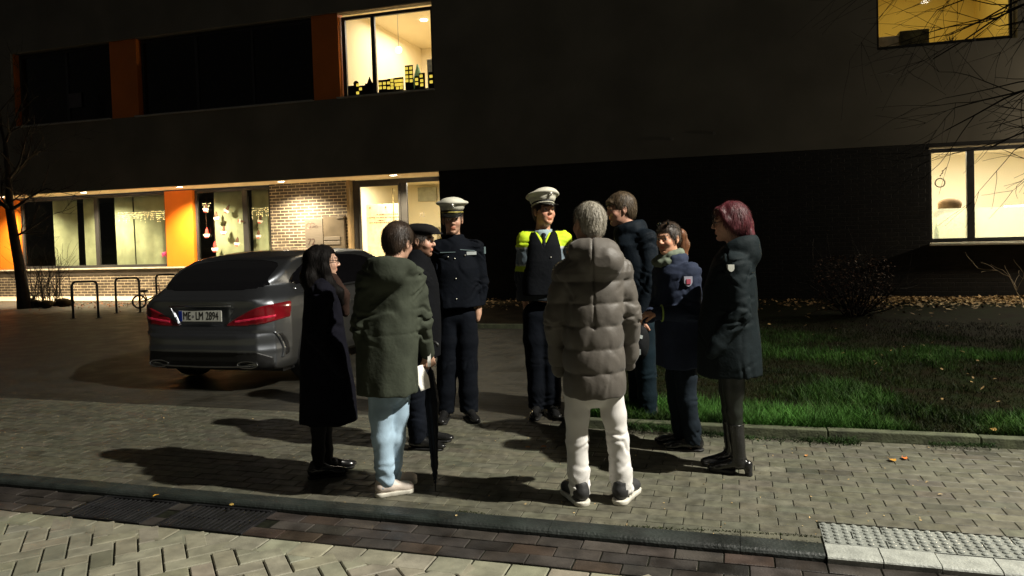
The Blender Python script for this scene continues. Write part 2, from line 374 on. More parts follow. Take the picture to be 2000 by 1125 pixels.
while x<24: m.box(x+.003,x+.997,5.88,5.965,-.08,.075+random.uniform(-.004,.004),.008);x+=1
y=5.97
while y<11.5: m.box(-1.36,-1.285,y,y+.99,-.08,.07,.008);y+=1
x=-9.
while x<-1.4: m.box(x+.003,x+.997,11.56,11.64,-.08,.07,.008);x+=1
tag(m.build('lawn_edging',mEdge),kind='structure')
# grass blades (uncountable)
def blades(name,n,fx,mat,hf,wf,colf,lean=.5):
    x,y=fx(n);n=len(x);h=hf(x,y)*rng.uniform(.4,1.35,n);z=hill(x,y)-.01;an=rng.uniform(0,2*pi,n);w=wf*rng.uniform(.6,1.3,n)
    la=rng.uniform(0,2*pi,n);ll=h*rng.uniform(.1,lean*1.6,n)
    bx,by=np.cos(an)*w,np.sin(an)*w;P=[]
    for t,ww in ((0,1.),(.5,.75),(1,.08)):
        ox=np.cos(la)*ll*t*t;oy=np.sin(la)*ll*t*t;zz=z+h*t*(1-.25*t*lean)
        P.append(np.stack([x+ox-bx*ww,y+oy-by*ww,zz],-1));P.append(np.stack([x+ox+bx*ww,y+oy+by*ww,zz],-1))
    V=np.stack(P,1).reshape(-1,3);f=np.array([(0,1,3,2),(2,3,5,4)])[None]+np.arange(n)[:,None,None]*6
    return mk(name,V,f.reshape(-1,4),mat,None,False,np.repeat(colf(x,y,n),6,0))
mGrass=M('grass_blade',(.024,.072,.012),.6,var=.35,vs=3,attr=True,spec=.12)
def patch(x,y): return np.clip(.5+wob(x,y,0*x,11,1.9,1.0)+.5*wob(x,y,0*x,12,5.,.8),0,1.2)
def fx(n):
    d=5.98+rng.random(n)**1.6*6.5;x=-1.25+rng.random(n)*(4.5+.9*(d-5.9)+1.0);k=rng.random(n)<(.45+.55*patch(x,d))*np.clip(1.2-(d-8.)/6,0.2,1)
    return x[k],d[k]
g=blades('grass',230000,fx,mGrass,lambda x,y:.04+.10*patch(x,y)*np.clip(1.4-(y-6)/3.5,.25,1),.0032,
    lambda x,y,n:np.clip(np.array([[1.,1.,1.]])*(.15+1.35*patch(x,y)[:,None]**2)*np.clip(1.25-(y[:,None]-6.)/5,.22,1)*rng.uniform(.6,1.3,(n,1))+rng.uniform(0,.5,(n,1))*np.array([[.9,.1,0]]),0,3))  # blade colour darkens towards the wall, a painted brightness falloff
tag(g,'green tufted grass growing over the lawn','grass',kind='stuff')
# weeds against edging stone
def fx2(n):
    x=-1.+rng.random(n)*7.5;y=5.86-np.abs(rng.normal(0,.05,n));k=(wob(x,0*x,0*x,5,3.,1.)>-.1)
    return x[k],y[k]
g=blades('weeds',9000,fx2,mGrass,lambda x,y:.02+.05*np.clip(wob(x,0*x,0*x,8,7.,1.)+.5,0,1),.003,lambda x,y,n:rng.uniform(.3,1.,(n,1))*np.array([[1.,.75,1.]]),lean=1.2)
tag(g,'low weeds and moss along the foot of the edging stone','weeds',kind='stuff')
# leaf litter
mLeaf=M('dry_leaf',(.32,.24,.13),.75,var=.3,vs=20,attr=True)
def leafmesh(x,y,z,s,r,curl=.3):
    n=len(x);an=r.uniform(0,2*pi,n);tx=r.normal(0,.35,n);ty=r.normal(0,.35,n);V=[]
    for lx,ly,lz in ((-1,0,0),(-.35,-.5,.2),(.5,-.45,.25),(1,0,.1),(.5,.45,.25),(-.35,.5,.2)):
        a=lx*s;b=ly*s;V.append(np.stack([x+a*np.cos(an)-b*np.sin(an),y+a*np.sin(an)+b*np.cos(an),z+s*lz*curl+a*tx+b*ty],-1))
    V=np.stack(V,1).reshape(-1,3);f=np.array([(0,1,2,3),(0,3,4,5)])[None]+np.arange(n)[:,None,None]*6
    return V,f.reshape(-1,4)
n=2600;x=-9+rng.random(n)*20;y=16.0-np.abs(rng.normal(0,1.,n))*(1+.25*np.sin(x));ok=(y>11.8)|(x>-1.2)
ok&=y>8;x=x[ok];y=y[ok];V,f=leafmesh(x,y,hill(x,y)+.02,rng.uniform(.015,.045,len(x)),rng)
tag(mk('leaf_litter',V,f,mLeaf,None,False,np.repeat(rng.uniform(.5,1.5,(len(x),1))*np.array([[1,.85,.7]]),6,0)),'dry brown leaves lying on the soil along the dark wall','fallen leaves',kind='stuff')
n=3000;x=2.2+rng.random(n)*5.5;y=15.9-np.abs(rng.normal(0,.75,n));V,f=leafmesh(x,y,hill(x,y)+.025,rng.uniform(.02,.05,n),rng)  # extra leaves, tinted paler to brighten the lit strip of soil
tag(mk('leaf_litter',V,f,mLeaf,None,False,np.repeat(rng.uniform(.6,1.7,(n,1))*np.array([[1,.9,.75]]),6,0)),'pale dry leaves on the lit soil under the lower right window','fallen leaves',kind='stuff')
n=700;x=-17+rng.random(n)*5;y=15.2+rng.normal(0,.45,n);V,f=leafmesh(x,y,0*x+.012,rng.uniform(.012,.04,n),rng)
tag(mk('leaf_litter',V,f,mLeaf,None,False,np.repeat(rng.uniform(.3,1.,(n,1))*np.array([[1,.5,.35]]),6,0)),'reddish fallen leaves on the ground behind the bicycle racks','fallen leaves',kind='stuff')
n=240;x=-1+rng.random(n)*8;y=6.1+rng.random(n)**.8*7;V,f=leafmesh(x,y,hill(x,y)+.05,rng.uniform(.012,.03,n),rng)
tag(mk('lawn_leaves',V,f,mLeaf,None,False,np.repeat(rng.uniform(.3,1.1,(n,1))*np.array([[1,.85,.6]]),6,0)),'scattered small dry leaves caught in the lawn grass','fallen leaves',kind='stuff')
# grit / small litter on pavement
n=420;x=-7+rng.random(n)*11;y=3.9+rng.random(n)*1.95;V,f=leafmesh(x,y,0*x+.004,rng.uniform(.003,.009,n),rng,.2)
tag(mk('pavement_grit',V,f,mLeaf,None,False,np.repeat(rng.uniform(.5,2.2,(n,1))*np.array([[1,.95,.8]]),6,0)),'tiny stalks and grit scattered over the pavement blocks','grit',kind='stuff')
n=260;x=-6+rng.random(n)*6.3;y=3.99+np.abs(rng.normal(0,.03,n));
m_=blades('moss',900,lambda q:((lambda a:(a,3.985+np.abs(rng.normal(0,.012,len(a)))))(-1.6+rng.random(q)*2.0)),mGrass,lambda x,y:.0*x+.010,.003,lambda x,y,n:rng.uniform(.2,.7,(n,1))*np.array([[1.6,.8,1.]]),lean=1.)
m_.location.z=-.02
tag(m_,'green moss in the joint behind the dark kerb','moss',kind='stuff')
# single leaves
for (px,py,col,s,lab,rz) in ((1742,898,(1.7,1.15,.25),.05,'yellow round leaf lying by the weeds near the lawn edging',.3),(1766,894,(2.2,.75,.2),.042,'curled orange leaf beside the yellow leaf on the pavement',1.2),
      (1575,889,(1.8,1.1,.6),.025,'small pale orange leaf on the pavement right of the boots',.5),(1940,860,(1.5,1.2,.6),.045,'pale yellowish leaf lying in the lawn at the far right',.2),(305,967,(1.8,1.2,.2),.03,'yellow leaf lying on the left gully grate',.9),(452,985,(1.6,1.4,.6),.025,'small yellow leaf on the right gully grate',.2),
      (891,1006,(1.8,1.8,1.6),.016,'pale pebble sized scrap on the edge of the kerb',.2),(1031,873,(1.9,1.1,.5),.03,'light brown leaf behind the left leg of the man in white trousers',.2),(1062,872,(1.7,.8,.4),.032,'reddish brown leaf right of the light brown leaf',.2),(1837,965,(1.6,1.6,1.5),.02,'thin white scrap of paper on the pavement at the right',.9)):
    p=gnd(px,py,.01);r=np.random.default_rng(int(px));nn=12
    V=[(0,0,.004)]+[(s*(1+.15*sin(3*t+px))*cos(t)*.62,s*.5*(1+.1*cos(2*t))*sin(t),.002+.35*s*abs(sin(t))**1.5*r.uniform(.3,.8)) for t in np.linspace(0,2*pi,nn,endpoint=False)]
    V+=[(s*.62,0,.003),(s*1.05,.1*s,.012),(s*1.05,.13*s,.012)];F=[(0,1+k,1+(k+1)%nn) for k in range(nn)]+[(nn+1,nn+2,nn+3)]
    zz=.085 if px==1940 else .006
    o=mk('fallen_leaf',V,F,mLeaf,None,True,np.tile(np.array(col),(len(V),1)));o.location=(p[0],p[1],zz);o.rotation_euler=(.1,.05,rz+px)
    tag(o,lab,'leaf','single fallen leaves')
# drain grates
mIron=M('cast_iron',(.03,.03,.032),.45,metal=.6,var=.3,vs=9,bump=.4,bs=80)
mPit=M('pit_dark',(.006,.006,.006),.9)
for gx,lab in ((-3.71,'cast iron gully grate left in the gutter, farther from the people'),(-3.0,'cast iron gully grate right in the gutter, half covered by grass stalks')):
    g=empty('gully_grate',(gx,3.675,ZR),0,lab,'drain grate','gully grates in the gutter')
    m=MB();m.box(-.30,-.272,-.175,.175,-.03,.004,.003);m.box(.272,.30,-.175,.175,-.03,.004,.003);m.box(-.27,.27,-.175,-.15,-.03,.004,.003);m.box(-.27,.27,.15,.175,-.03,.004,.003);m.build('frame',mIron,g)
    m=MB();x=-.255
    while x<.25: m.box(x,x+.017,-.148,.148,-.03,.002,.003);x+=.036
    m.box(-.27,.27,-.009,.009,-.032,-.001,.002);m.build('bars',mIron,g)
    MB().box(-.27,.27,-.15,.15,-.04,-.034).build('pit',mPit,g)
# ================================================================ BUILDING
def wallholes(x0,x1,z0,z1,holes,Y,th):
    xs=sorted({x0,x1}|{h[0] for h in holes}|{h[1] for h in holes});zs=sorted({z0,z1}|{h[2] for h in holes}|{h[3] for h in holes})
    xs=[x for x in xs if x0<=x<=x1];zs=[z for z in zs if z0<=z<=z1]
    inh=lambda x,z:any(h[0]<x<h[1] and h[2]<z<h[3] for h in holes)
    m=MB()
    for i in range(len(xs)-1):
        for j in range(len(zs)-1):
            a,b,c,d=xs[i],xs[i+1],zs[j],zs[j+1]
            if inh((a+b)/2,(c+d)/2): continue
            m.add([(a,Y,c),(b,Y,c),(b,Y,d),(a,Y,d)],[(0,1,2,3)]);m.add([(a,Y+th,c),(b,Y+th,c),(b,Y+th,d),(a,Y+th,d)],[(3,2,1,0)])
            for (p,q,ex,ez) in (((a,c),(a,d),-1e-3,0),((b,c),(b,d),1e-3,0),((a,c),(b,c),0,-1e-3),((a,d),(b,d),0,1e-3)):
                mx=(p[0]+q[0])/2+ex;mz=(p[1]+q[1])/2+ez
                if mx<x0 or mx>x1 or mz<z0 or mz>z1 or inh(mx,mz):
                    m.add([(p[0],Y,p[1]),(q[0],Y,q[1]),(q[0],Y+th,q[1]),(p[0],Y+th,p[1])],[(0,1,2,3)])
    return m
YF,YR=16.06,17.46
bld=empty('building',(0,0,0),0,'dark flat-fronted building with an overhanging upper storey, orange panels and lit windows','building')
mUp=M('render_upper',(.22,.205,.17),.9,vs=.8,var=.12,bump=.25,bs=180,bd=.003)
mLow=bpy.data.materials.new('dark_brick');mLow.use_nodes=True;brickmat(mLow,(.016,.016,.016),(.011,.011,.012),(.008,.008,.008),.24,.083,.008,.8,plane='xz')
mBrick=bpy.data.materials.new('grey_brick');mBrick.use_nodes=True;brickmat(mBrick,(.10,.082,.068),(.055,.045,.04),(.50,.44,.33),.25,.083,.009,.65,bd=.012,plane='xz',bump=.8)
mSof=M('soffit_paint',(.85,.70,.46),.8,vs=2,var=.06)
mFr=M('window_frame_dark',(.035,.035,.037),.45,vs=6,var=.1)
mSill=M('metal_sill',(.5,.5,.47),.4,metal=.7,vs=5,var=.1)
mOr=M('orange_panel',(.85,.22,.018),.45,vs=1.2,var=.06,bump=.05,bs=200)
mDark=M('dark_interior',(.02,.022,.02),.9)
gls=glass('window_glass')
RIB=(-19.35,-6.58,4.91,6.98);RU=(2.77,5.16,4.90,6.99);RL=(3.66,6.5,1.09,2.95)
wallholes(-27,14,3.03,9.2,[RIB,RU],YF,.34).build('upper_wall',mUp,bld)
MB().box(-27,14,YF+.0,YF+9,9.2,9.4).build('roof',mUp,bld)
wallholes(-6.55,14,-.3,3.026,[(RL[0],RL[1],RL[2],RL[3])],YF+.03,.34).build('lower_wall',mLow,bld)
MB().box(-6.55,-6.5,YF+.37,YR+3,-.3,3.026).build('side_wall',mLow,bld)
MB().box(-27,-6.56,YF+.006,YR+.1,3.034,3.1).build('soffit',mSof,bld)   # sits just inside the slab edge
MB().box(-27,-6.56,YF-.001+.004,YF+.34,3.012,3.029).build('drip_edge',mSof,bld)
MB().box(-27,-6.56,YF+.02,YR,-.10,.012).build('plinth_paving',M('light_paving',(.58,.50,.38),.8,vs=4,var=.15,bump=.3,bs=60),bld)
for a_,b_ in ((1312,271),(1395,260)):
    q_=onY(a_,b_,YF);MB().cyl((q_[0],YF-.02,q_[2]),(q_[0],YF+.002,q_[2]),.035,12).build('wall_fixing',M('fixing_grey',(.25,.24,.22),.5),bld)
# brick
MB().box(-27,-12.075,YR,YR+.3,-.1,.62).build('brick_wall',mBrick,bld)
MB().box(-27,-12.075,YR-.012,YR+.29,.624,.80).build('base_panel',M('base_panel_dark',(.05,.042,.035),.6,vs=3,var=.2),bld)
MB().box(-12.07,-9.69,YR-.02,YR+.3,-.1,3.033).build('brick_wall',mBrick,bld)
MB().box(-27,-12.08,YR-.06,YR+.25,.805,.845,.006).build('sill',M('pale_sill',(.62,.58,.48),.5),bld)
def window(x0,x1,z0,z1,Y,muls=(),fw_=.07,mat=None,sill=True,gmat=None,d=.07,bot=None,tb=.08):
    m=MB();m.box(x0,x0+fw_,Y,Y+d,z0,z1,.004);m.box(x1-fw_,x1,Y,Y+d,z0,z1,.004);m.box(x0+fw_,x1-fw_,Y,Y+d,z1-tb,z1,.004);m.box(x0+fw_,x1-fw_,Y,Y+d,z0,z0+tb,.004)
    for mx,mwid in muls: m.box(mx-mwid/2,mx+mwid/2,Y-.004,Y+d,z0+tb,z1-tb,.004)
    f=m.build('window',mat or mFr,bld)
    MB().box(x0+fw_,x1-fw_,Y+.03,Y+.036,z0+tb,z1-tb).build('pane',gmat or gls,f)
    if sill: MB().box(x0-.04,x1+.04,Y-.30,Y-.002,z0-.035,z0-.003,.004).build('sill',mSill,f)
    return f
def room(x0,x1,y0,y1,z0,z1,mat,fl=None,name='room'):
    m=MB();P=[(x0,y0,z0),(x1,y0,z0),(x1,y1,z0),(x0,y1,z0),(x0,y0,z1),(x1,y0,z1),(x1,y1,z1),(x0,y1,z1)]
    m.add(P,[(3,2,6,7),(0,3,7,4),(2,1,5,6),(4,7,6,5)]);r=m.build(name,mat,bld)
    MB().add([(x0,y0,z0),(x1,y0,z0),(x1,y1,z0),(x0,y1,z0)],[(0,1,2,3)]).build('room_floor',fl or mat,bld);return r
def area(name,loc,sx,sy,power,col,rot=(0,0,0),spread=None):
    l=bpy.data.lights.new(name,'AREA');l.shape='RECTANGLE';l.size=sx;l.size_y=sy;l.energy=power;l.color=col
    o=bpy.data.objects.new(name,l);COL.objects.link(o);o.location=loc;o.rotation_euler=rot;return o
WARM=(1.,.90,.70)
mRoomW=M('cream_wall',(.80,.70,.48),.9,vs=.6,var=.05);mFloor=M('room_floor_lino',(.35,.27,.17),.5)
mLampOn=M('lamp_glow',(1,1,1),.5,emit=(1,.93,.75),es=14)
# upper ribbon: dark windows, orange panels, lit window
for a,b,mu in ((-19.3,-15.97,[(-17.6,.08)]),(-15.06,-9.80,[(-13.3,.09),(-11.6,.06)])): window(a,b,4.93,6.96,YF+.22,mu,fw_=.06)
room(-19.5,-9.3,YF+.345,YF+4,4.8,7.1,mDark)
for a,b in ((-19.349,-19.31),(-15.955,-15.075),(-9.785,-9.06)): MB().box(a,b,YF+.07,YF+.30,4.915,6.975,.003).build('orange_panel',mOr,bld)
window(-9.04,-6.60,4.93,6.9,YF+.20,[(-8.20,.10)],fw_=.10)
room(-9.1,-6.3,YF+.345,YF+5.2,4.3,7.25,mRoomW,mFloor)
area('ceiling_light_upper',(-7.8,YF+2.6,7.15),1.6,2.4,165,WARM)
MB().box(-9.04,-6.59,YF+.008,YF+.19,6.945,6.972).build('window_head',M('pale_reveal',(.6,.5,.33),.7),bld)
for i,(x,y) in enumerate(((-7.25,YF+.9),(-7.75,YF+2.3),(-7.2,YF+4.))):
    o=MB().cyl((0,0,-.02),(0,0,0),.09,14).build('ceiling_spot',mLampOn,None,False,(x,y,7.245))
    tag(o,('round ceiling spot nearest the upper lit window','second round ceiling spot behind the upper lit window','farthest round ceiling spot in the upper lit room')[i],'ceiling lamp','ceiling spots of the upper room')
g=empty('pendant_lamp',(-8.0,YF+1.2,6.35),0,'round white globe lamp hanging in the upper lit room','pendant lamp')
MB().sphere((0,0,-.12),.085,16,10).build('globe',M('opal_glow',(.9,.9,.85),.4,emit=(1,.9,.65),es=3.),g,True);MB().cyl((0,0,-.05),(0,0,.9),.005,6).build('cord',mFr,g)
# furniture in upper room
tag(MB().box(-6.95,-6.78,YF+.5,YF+1.1,4.95,5.75,.01).build('cupboard',M('white_furniture',(.8,.8,.75),.5),None),'narrow white cupboard edge behind the right part of the upper lit window','cupboard')
m=MB();m.tube([(0,0,0),(0,0,.12),(0,0,.62)],[.17,.15,.02],12)
tag(m.build('paper_tree',M('green_paper',(.35,.75,.4),.6),None,True,(-7.18,YF+.46,5.02)),'light green paper cone standing at the right of the upper lit window','decoration')
# paper skyline
mBk=M('black_card',(.012,.012,.01),.8);mYw=M('yellow_tissue_glow',(.9,.7,.06),.7,emit=(1.,.74,.10),es=.85)  # tissue glow is emission, standing in for room light behind it
g=empty('paper_skyline',(-8.1,YF+.20,5.01),0,'black cardboard skyline with yellow windows along the bottom of the upper lit window','window decoration')
m=MB();S=[(0,.24,.29),(.24,.42,.30),(.42,.66,.31),(.70,.92,.57),(.94,1.06,.30),(1.05,1.22,.36)]
for i,(a,b,h) in enumerate(S): m.box(a+.002*i,b-.002*i,.0,.012+.001*i,0,h)
for (a,b,h) in ((-.82,-.55,.22),(-.55,-.36,.20),(-.36,-.13,.24),(1.30,1.44,.36)): m.box(a,b,.0,.012,0,h)
m.prism([(-.30,.24),(-.16,.24),(-.23,.40)],0,.012);m.cyl((-.6,.003,.26),(-.6,.009,.26),.07,12)
m.build('silhouette',mBk,g)
for (x,z) in [(.05,.20),(.05,.10),(.16,.20),(.16,.10),(.27,.20),(.27,.08),(.36,.25),(.36,.08),(.36,.16),(.46,.23),(.54,.23),(.61,.23),(.47,.14),(.54,.14),(.61,.14),(.50,.06),(.60,.06),
    (.75,.50),(.86,.50),(.75,.40),(.86,.40),(.75,.30),(.86,.30),(.75,.21),(.86,.20),(1.0,.22),(1.0,.12),(1.12,.29),(1.13,.18),(1.13,.08),(1.37,.26),(1.37,.13),(-.55,.22),(-.48,.12),(-.56,.03)]:
    MB().box(x-.038,x+.038,-.004,-.001,z-.033,z+.033,.0014).build('window_paper',mYw,g)
# right upper window
window(2.79,5.14,4.92,6.97,YF+.2,[],fw_=.05,sill=False);MB().box(5.17,5.5,YF+.01,YF+.25,4.9,7.0).build('panel',mFr,bld)
room(2.6,5.7,YF+.345,YF+4.5,4.6,7.4,M('yellow_wall',(.70,.55,.16),.9,vs=.8,var=.05),mFloor)
area('ceiling_light_right',(4.1,YF+2.2,7.3),1.6,2.,40,(1.,.84,.42))
tag(MB().box(2.72,3.27,YF+.55,YF+.9,4.7,5.27,.01).build('cabinet',M('pale_cabinet',(.78,.70,.62),.6),None),'pale low cabinet at the left of the upper right window','cabinet')
tag(MB().box(3.275,3.80,YF+.50,YF+.92,4.7,5.34,.01).build('crate_box',M('olive_box',(.16,.15,.07),.6,vs=6,var=.5),None),'dark olive box beside the pale cabinet in the upper right window','box')
m=MB()
for k in range(26):
    a=random.uniform(0,6.28);b=random.uniform(.1,.9);m.tube([(0,0,0),(.10*b*cos(a),.10*b*sin(a),.16),(.2*b*cos(a),.2*b*sin(a),.34-.15*b)],[.006,.006,.001],4)
g=empty('pot_plant',(4.2,YF+.6,4.9),0,'small spiky dark plant on the ledge of the upper right window','plant');m.build('leaves',M('plant_leaf',(.02,.04,.015),.6),g)
m=MB();m.tube([(0,0,-.1),(0,0,.04)],[.06,.08],12);m.build('pot',mFr,g)
g=empty('star_lamp',(3.75,YF+1.3,6.55),.2,'glowing orange paper star hanging at the top of the upper right window','star lamp')
m=MB();pts=[(.26*cos(pi/2+i*pi/5)*(1 if i%2==0 else .38),.26*sin(pi/2+i*pi/5)*(1 if i%2==0 else .38)) for i in range(10)]
v=[(x,0,z) for x,z in pts]+[(0,-.07,0),(0,.07,0)];m.add(v,[(i,(i+1)%10,10) for i in range(10)]+[((i+1)%10,i,11) for i in range(10)])
m.build('star',M('star_paper',(.9,.5,.05),.6,emit=(1,.6,.08),es=2.2),g);MB().cyl((0,0,.2),(0,0,.8),.004,5).build('cord',mFr,g)
# right lower window
window(RL[0]+.02,RL[1]-.02,RL[2]+.01,RL[3]-.02,YF+.16,[(4.40,.13)],fw_=.05,sill=False)
MB().box(RL[0]-.02,RL[1]+.1,YF-.06,YF+.15,RL[2]-.045,RL[2]-.006,.005).build('sill',M('pale_sill',(.62,.58,.48),.5),bld)
MB().box(RL[0],RL[1],YF+.025,YF+.035,RL[3]-.028,RL[3]-.003).build('window_head',M('pale_reveal',(.6,.5,.33),.7),bld)
MB().box(RL[0]+.07,4.335,YF+.170,YF+.174,1.17,1.76).build('frosted_film',glass('frosted_glass',(.9,.93,.85),.5,.3),bld)
MB().box(4.465,RL[1]-.07,YF+.170,YF+.174,1.17,1.76).build('frosted_film',MATS['frosted_glass'],bld)
room(3.3,7.,YF+.4,YF+4.6,.3,3.1,M('cream_wall2',(.86,.80,.64),.9,vs=.6,var=.05),mFloor)
area('ceiling_light_ground',(4.9,YF+1.9,3.02),2.4,1.8,200,(1.,.93,.74))
p=onY(1836,357,YF+.23);m=MB();n=20
m.tube([(p[0]+.085*cos(2*pi*k/n),p[1],p[2]+.085*sin(2*pi*k/n)) for k in range(n+1)],.012,6,False)
tag(m.build('ring_decoration',M('wreath',(.45,.42,.3),.7),None,True),'thin round wreath hanging in the lower right window','decoration')
m=MB();q=p.copy()
for k in range(4): m.tube([(p[0]+.03*k*(1 if k%2 else .6),p[1],p[2]+.13+.045*k),(p[0]+.03*k+.03,p[1],p[2]+.17+.045*k)],[.014,.003],5)
tag(m.build('hanging_ornament',M('ornament_brown',(.12,.09,.05),.7),None),'brown twig ornament hanging above the round wreath','decoration')
p=onY(1855,400,YF+.9);F=Fld(grid(-.35,.35,.02),grid(-.2,.2,.02),grid(-.3,.3,.02));F.ell((0,0,0),(.22,.15,.15)).cone((-.05,0,-.02),(-.26,0,-.2),.09,.05,.05)
tag(F.build('cushion',M('tan_cushion',(.55,.36,.2),.8,vs=5),None,None,lambda P:P+p),'tan pointed cushion showing above the frosted part of the lower right window','cushion')
p=onY(1829,455,YF+.5);m=MB();m.tube([(0,0,-.12),(0,0,.06),(0,0,.12),(0,0,.2)],[.045,.045,.015,.013],12)
tag(m.build('green_bottle',M('green_glass',(.1,.6,.12),.3),None,True,tuple(p)),'green bottle behind the frosted pane of the lower right window','bottle')
p=onY(1990,402,YF+1.2)
tag(MB().box(-.25,.25,-.03,.03,-.012,.012,.004).build('tube_lamp',M('tube_glow',(1,1,1),.4,emit=(1,.95,.82),es=9),None,False,tuple(p)),'bright horizontal tube lamp in the lower right window','lamp')
# recess: ground floor windows with curtains
for a,b,mu in ((-21.,-15.55,[(-18.1,.13)]),(-14.57,-12.08,[(-12.92,.17)])):
    window(a,b,.85,2.99,YR+.05,mu,fw_=.08,sill=False,gmat=glass('window_glass_reflective',(.94,.97,.93),1.8))
for a,b in ((-22.4,-21.02),(-15.53,-14.59)): MB().box(a,b,YR-.045,YR+.2,.85,3.0,.003).build('orange_panel',mOr,bld)
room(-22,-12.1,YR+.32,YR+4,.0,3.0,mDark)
area('room_glow_left',(-17.5,YR+2.4,2.9),5,1,9,(1,.8,.5))
mCur=M('curtain_cloth',(.33,.34,.25),.85,vs=3,var=.12,bump=.2,bs=150)
def curtain(x0,x1,lab,Y=YR+.20,z0=.9,z1=2.97,mat=None,seed=1,dep=.03):
    n=int((x1-x0)/.012);xs=np.linspace(x0,x1,n);r=np.random.default_rng(seed);ph=np.cumsum(r.uniform(.35,.75,n)*.24)
    zs=np.linspace(z0,z1,7);V=[(x,Y+dep*sin(ph[i])*(1-.15*k),z) for k,z in enumerate(zs) for i,x in enumerate(xs)]
    f=[(k*n+i,k*n+i+1,(k+1)*n+i+1,(k+1)*n+i) for k in range(6) for i in range(n-1)]
    o=mk('curtain',V,f,mat or mCur,None,True);return tag(o,lab,'curtain','curtains behind the ground floor windows')
curtain(-19.9,-18.95,'leftmost pale curtain behind the branches of the small tree',seed=1)
curtain(-18.72,-18.27,'narrow pale curtain just left of the window mullion',seed=2)
curtain(-17.55,-16.9,'pale curtain right of the mullion, under the bright lamp reflection',seed=3)
curtain(-16.88,-15.65,'wide pale curtain with fairy lights next to the orange panel',seed=4,Y=YR+.24)
curtain(-14.05,-12.98,'pale curtain with small hanging snowmen in front of it',seed=5,dep=.015)
curtain(-12.8,-12.17,'narrow pale curtain right beside the brick pier',seed=6,dep=.015)
# fairy lights
mFairy=M('fairy_glow',(1,1,1),.5,emit=(1,.72,.32),es=5)
def fairy(x0,x1,zt,n,lab,seed):
    r=random.Random(seed);m=MB();w=MB()
    for i in range(n):
        x=x0+(x1-x0)*i/n;L=r.uniform(.04,.3)
        w.tube([(x,0,zt),(x,0,zt-L)],.0015,3,False)
        for k in range(int(L/.055)+1): m.sphere((x+r.uniform(-.01,.01),-.004,zt-.055*k-r.uniform(0,.03)),r.uniform(.006,.011),5,4)
    w.tube([(x0,0,zt),(x1,0,zt)],.002,3,False)
    g=empty('fairy_lights',(0,YR+.17,0),0,lab,'fairy lights');tag(m.build('bulbs',mFairy,g),kind='stuff');w.build('wire',mFr,g)
fairy(-17.4,-15.62,2.46,44,'row of short icicle fairy lights across the curtains left of the orange panel',1)
fairy(-12.78,-12.2,2.42,9,'few fairy lights in the narrow window beside the brick pier',2)
fairy(-14.4,-14.1,2.62,7,'small bunch of fairy lights at the left edge of the snowman window',3)
# hanging snowmen
mWh=M('white_felt',(.75,.74,.65),.8);mRd=M('red_felt',(.75,.06,.05),.8);mBr=M('brown_felt',(.10,.05,.03),.8)
def snowman(red):
    g=empty('hanging_snowman')
    m=MB();m.prism([(.11*cos(t),.11*sin(t)) for t in np.linspace(pi,2*pi,12)],-.012,.012);m.build('body',mWh,g)
    m=MB();m.prism([(.05*cos(t),.05+.05*sin(t)) for t in np.linspace(0,2*pi,12,endpoint=False)],-.014,.014);m.build('head',mRd if red else mBr,g)
    m=MB();m.prism([(-.05,.095),(.05,.095),(.015,.19)],-.013,.013);m.build('hat',mRd if red else mBr,g)
    m=MB();m.prism([(-.06,-.075),(.06,-.075),(.05,-.115),(-.05,-.115)],-.018,-.0125);m.build('scarf',mRd,g)
    m=MB();m.tube([(0,0,.18),(0,0,.9)],.0018,3);m.build('thread',mBr,g);return g
A_=snowman(False);B_=snowman(True);ch={A_:[c for c in A_.children],B_:[c for c in B_.children]}
first={A_:True,B_:True}
for (px,py,src,lab,sc,ti) in ((402,407,A_,'small white snowman hanging highest at the left in the decorated window',1,.1),(423,424,A_,'white snowman hanging second from the left edge of the curtain',1.05,-.15),(443,410,A_,'snowman with brown hat near the top of the curtain',1,.5),
        (437,452,A_,'snowman in the middle of the decorated window',1.05,.05),(404,457,B_,'red and white hanging figure against the dark gap left of the curtain',1.1,0),(420,484,B_,'lowest hanging snowman with red scarf and round white belly',1.2,0),
        (463,474,A_,'snowman at the lower right of the decorated window',1,.1),(470,432,A_,'dark twisted hanging figure at the right of the decorated window',.75,1.7),(508,430,A_,'upper hanging figure in the narrow window by the brick pier',.9,.2),(505,459,A_,'lower hanging figure in the narrow window by the brick pier',.9,0)):
    if first[src]: o=src;first[src]=False
    else:
        o=src.copy();COL.objects.link(o)
        for c in ch[src]: d=c.copy();COL.objects.link(d);d.parent=o
    p=onY(px,py,YR+.015);o.location=(p[0],YR+.015,p[2]);o.scale=(sc*.85,1,sc*.85);o.rotation_euler=(0,ti,0);tag(o,lab,'hanging ornament','hanging snowmen in the window')
m=MB();m.sphere((0,0,0),(.10,.03,.06),10,7);m.sphere((.08,0,.05),(.04,.03,.04),8,6);m.tube([(-.05,0,-.03),(-.06,0,-.1)],[.02,.01],6);m.tube([(.05,0,-.03),(.06,0,-.1)],[.02,.01],6)
p=onY(321,496,YR+.14);tag(m.build('pink_figure',M('pink_paper',(.9,.08,.35),.6),None,True,tuple(p)),'small pink animal figure at the lower right of the curtained window','decoration')
tag(MB().box(-.22,.22,-.004,.004,-.2,.2).build('paper_notice',M('grey_notice',(.12,.11,.12),.8),None,False,(-17.35,YF+.215,5.55)),'pale square notice in the dark upper window at the far left','notice')
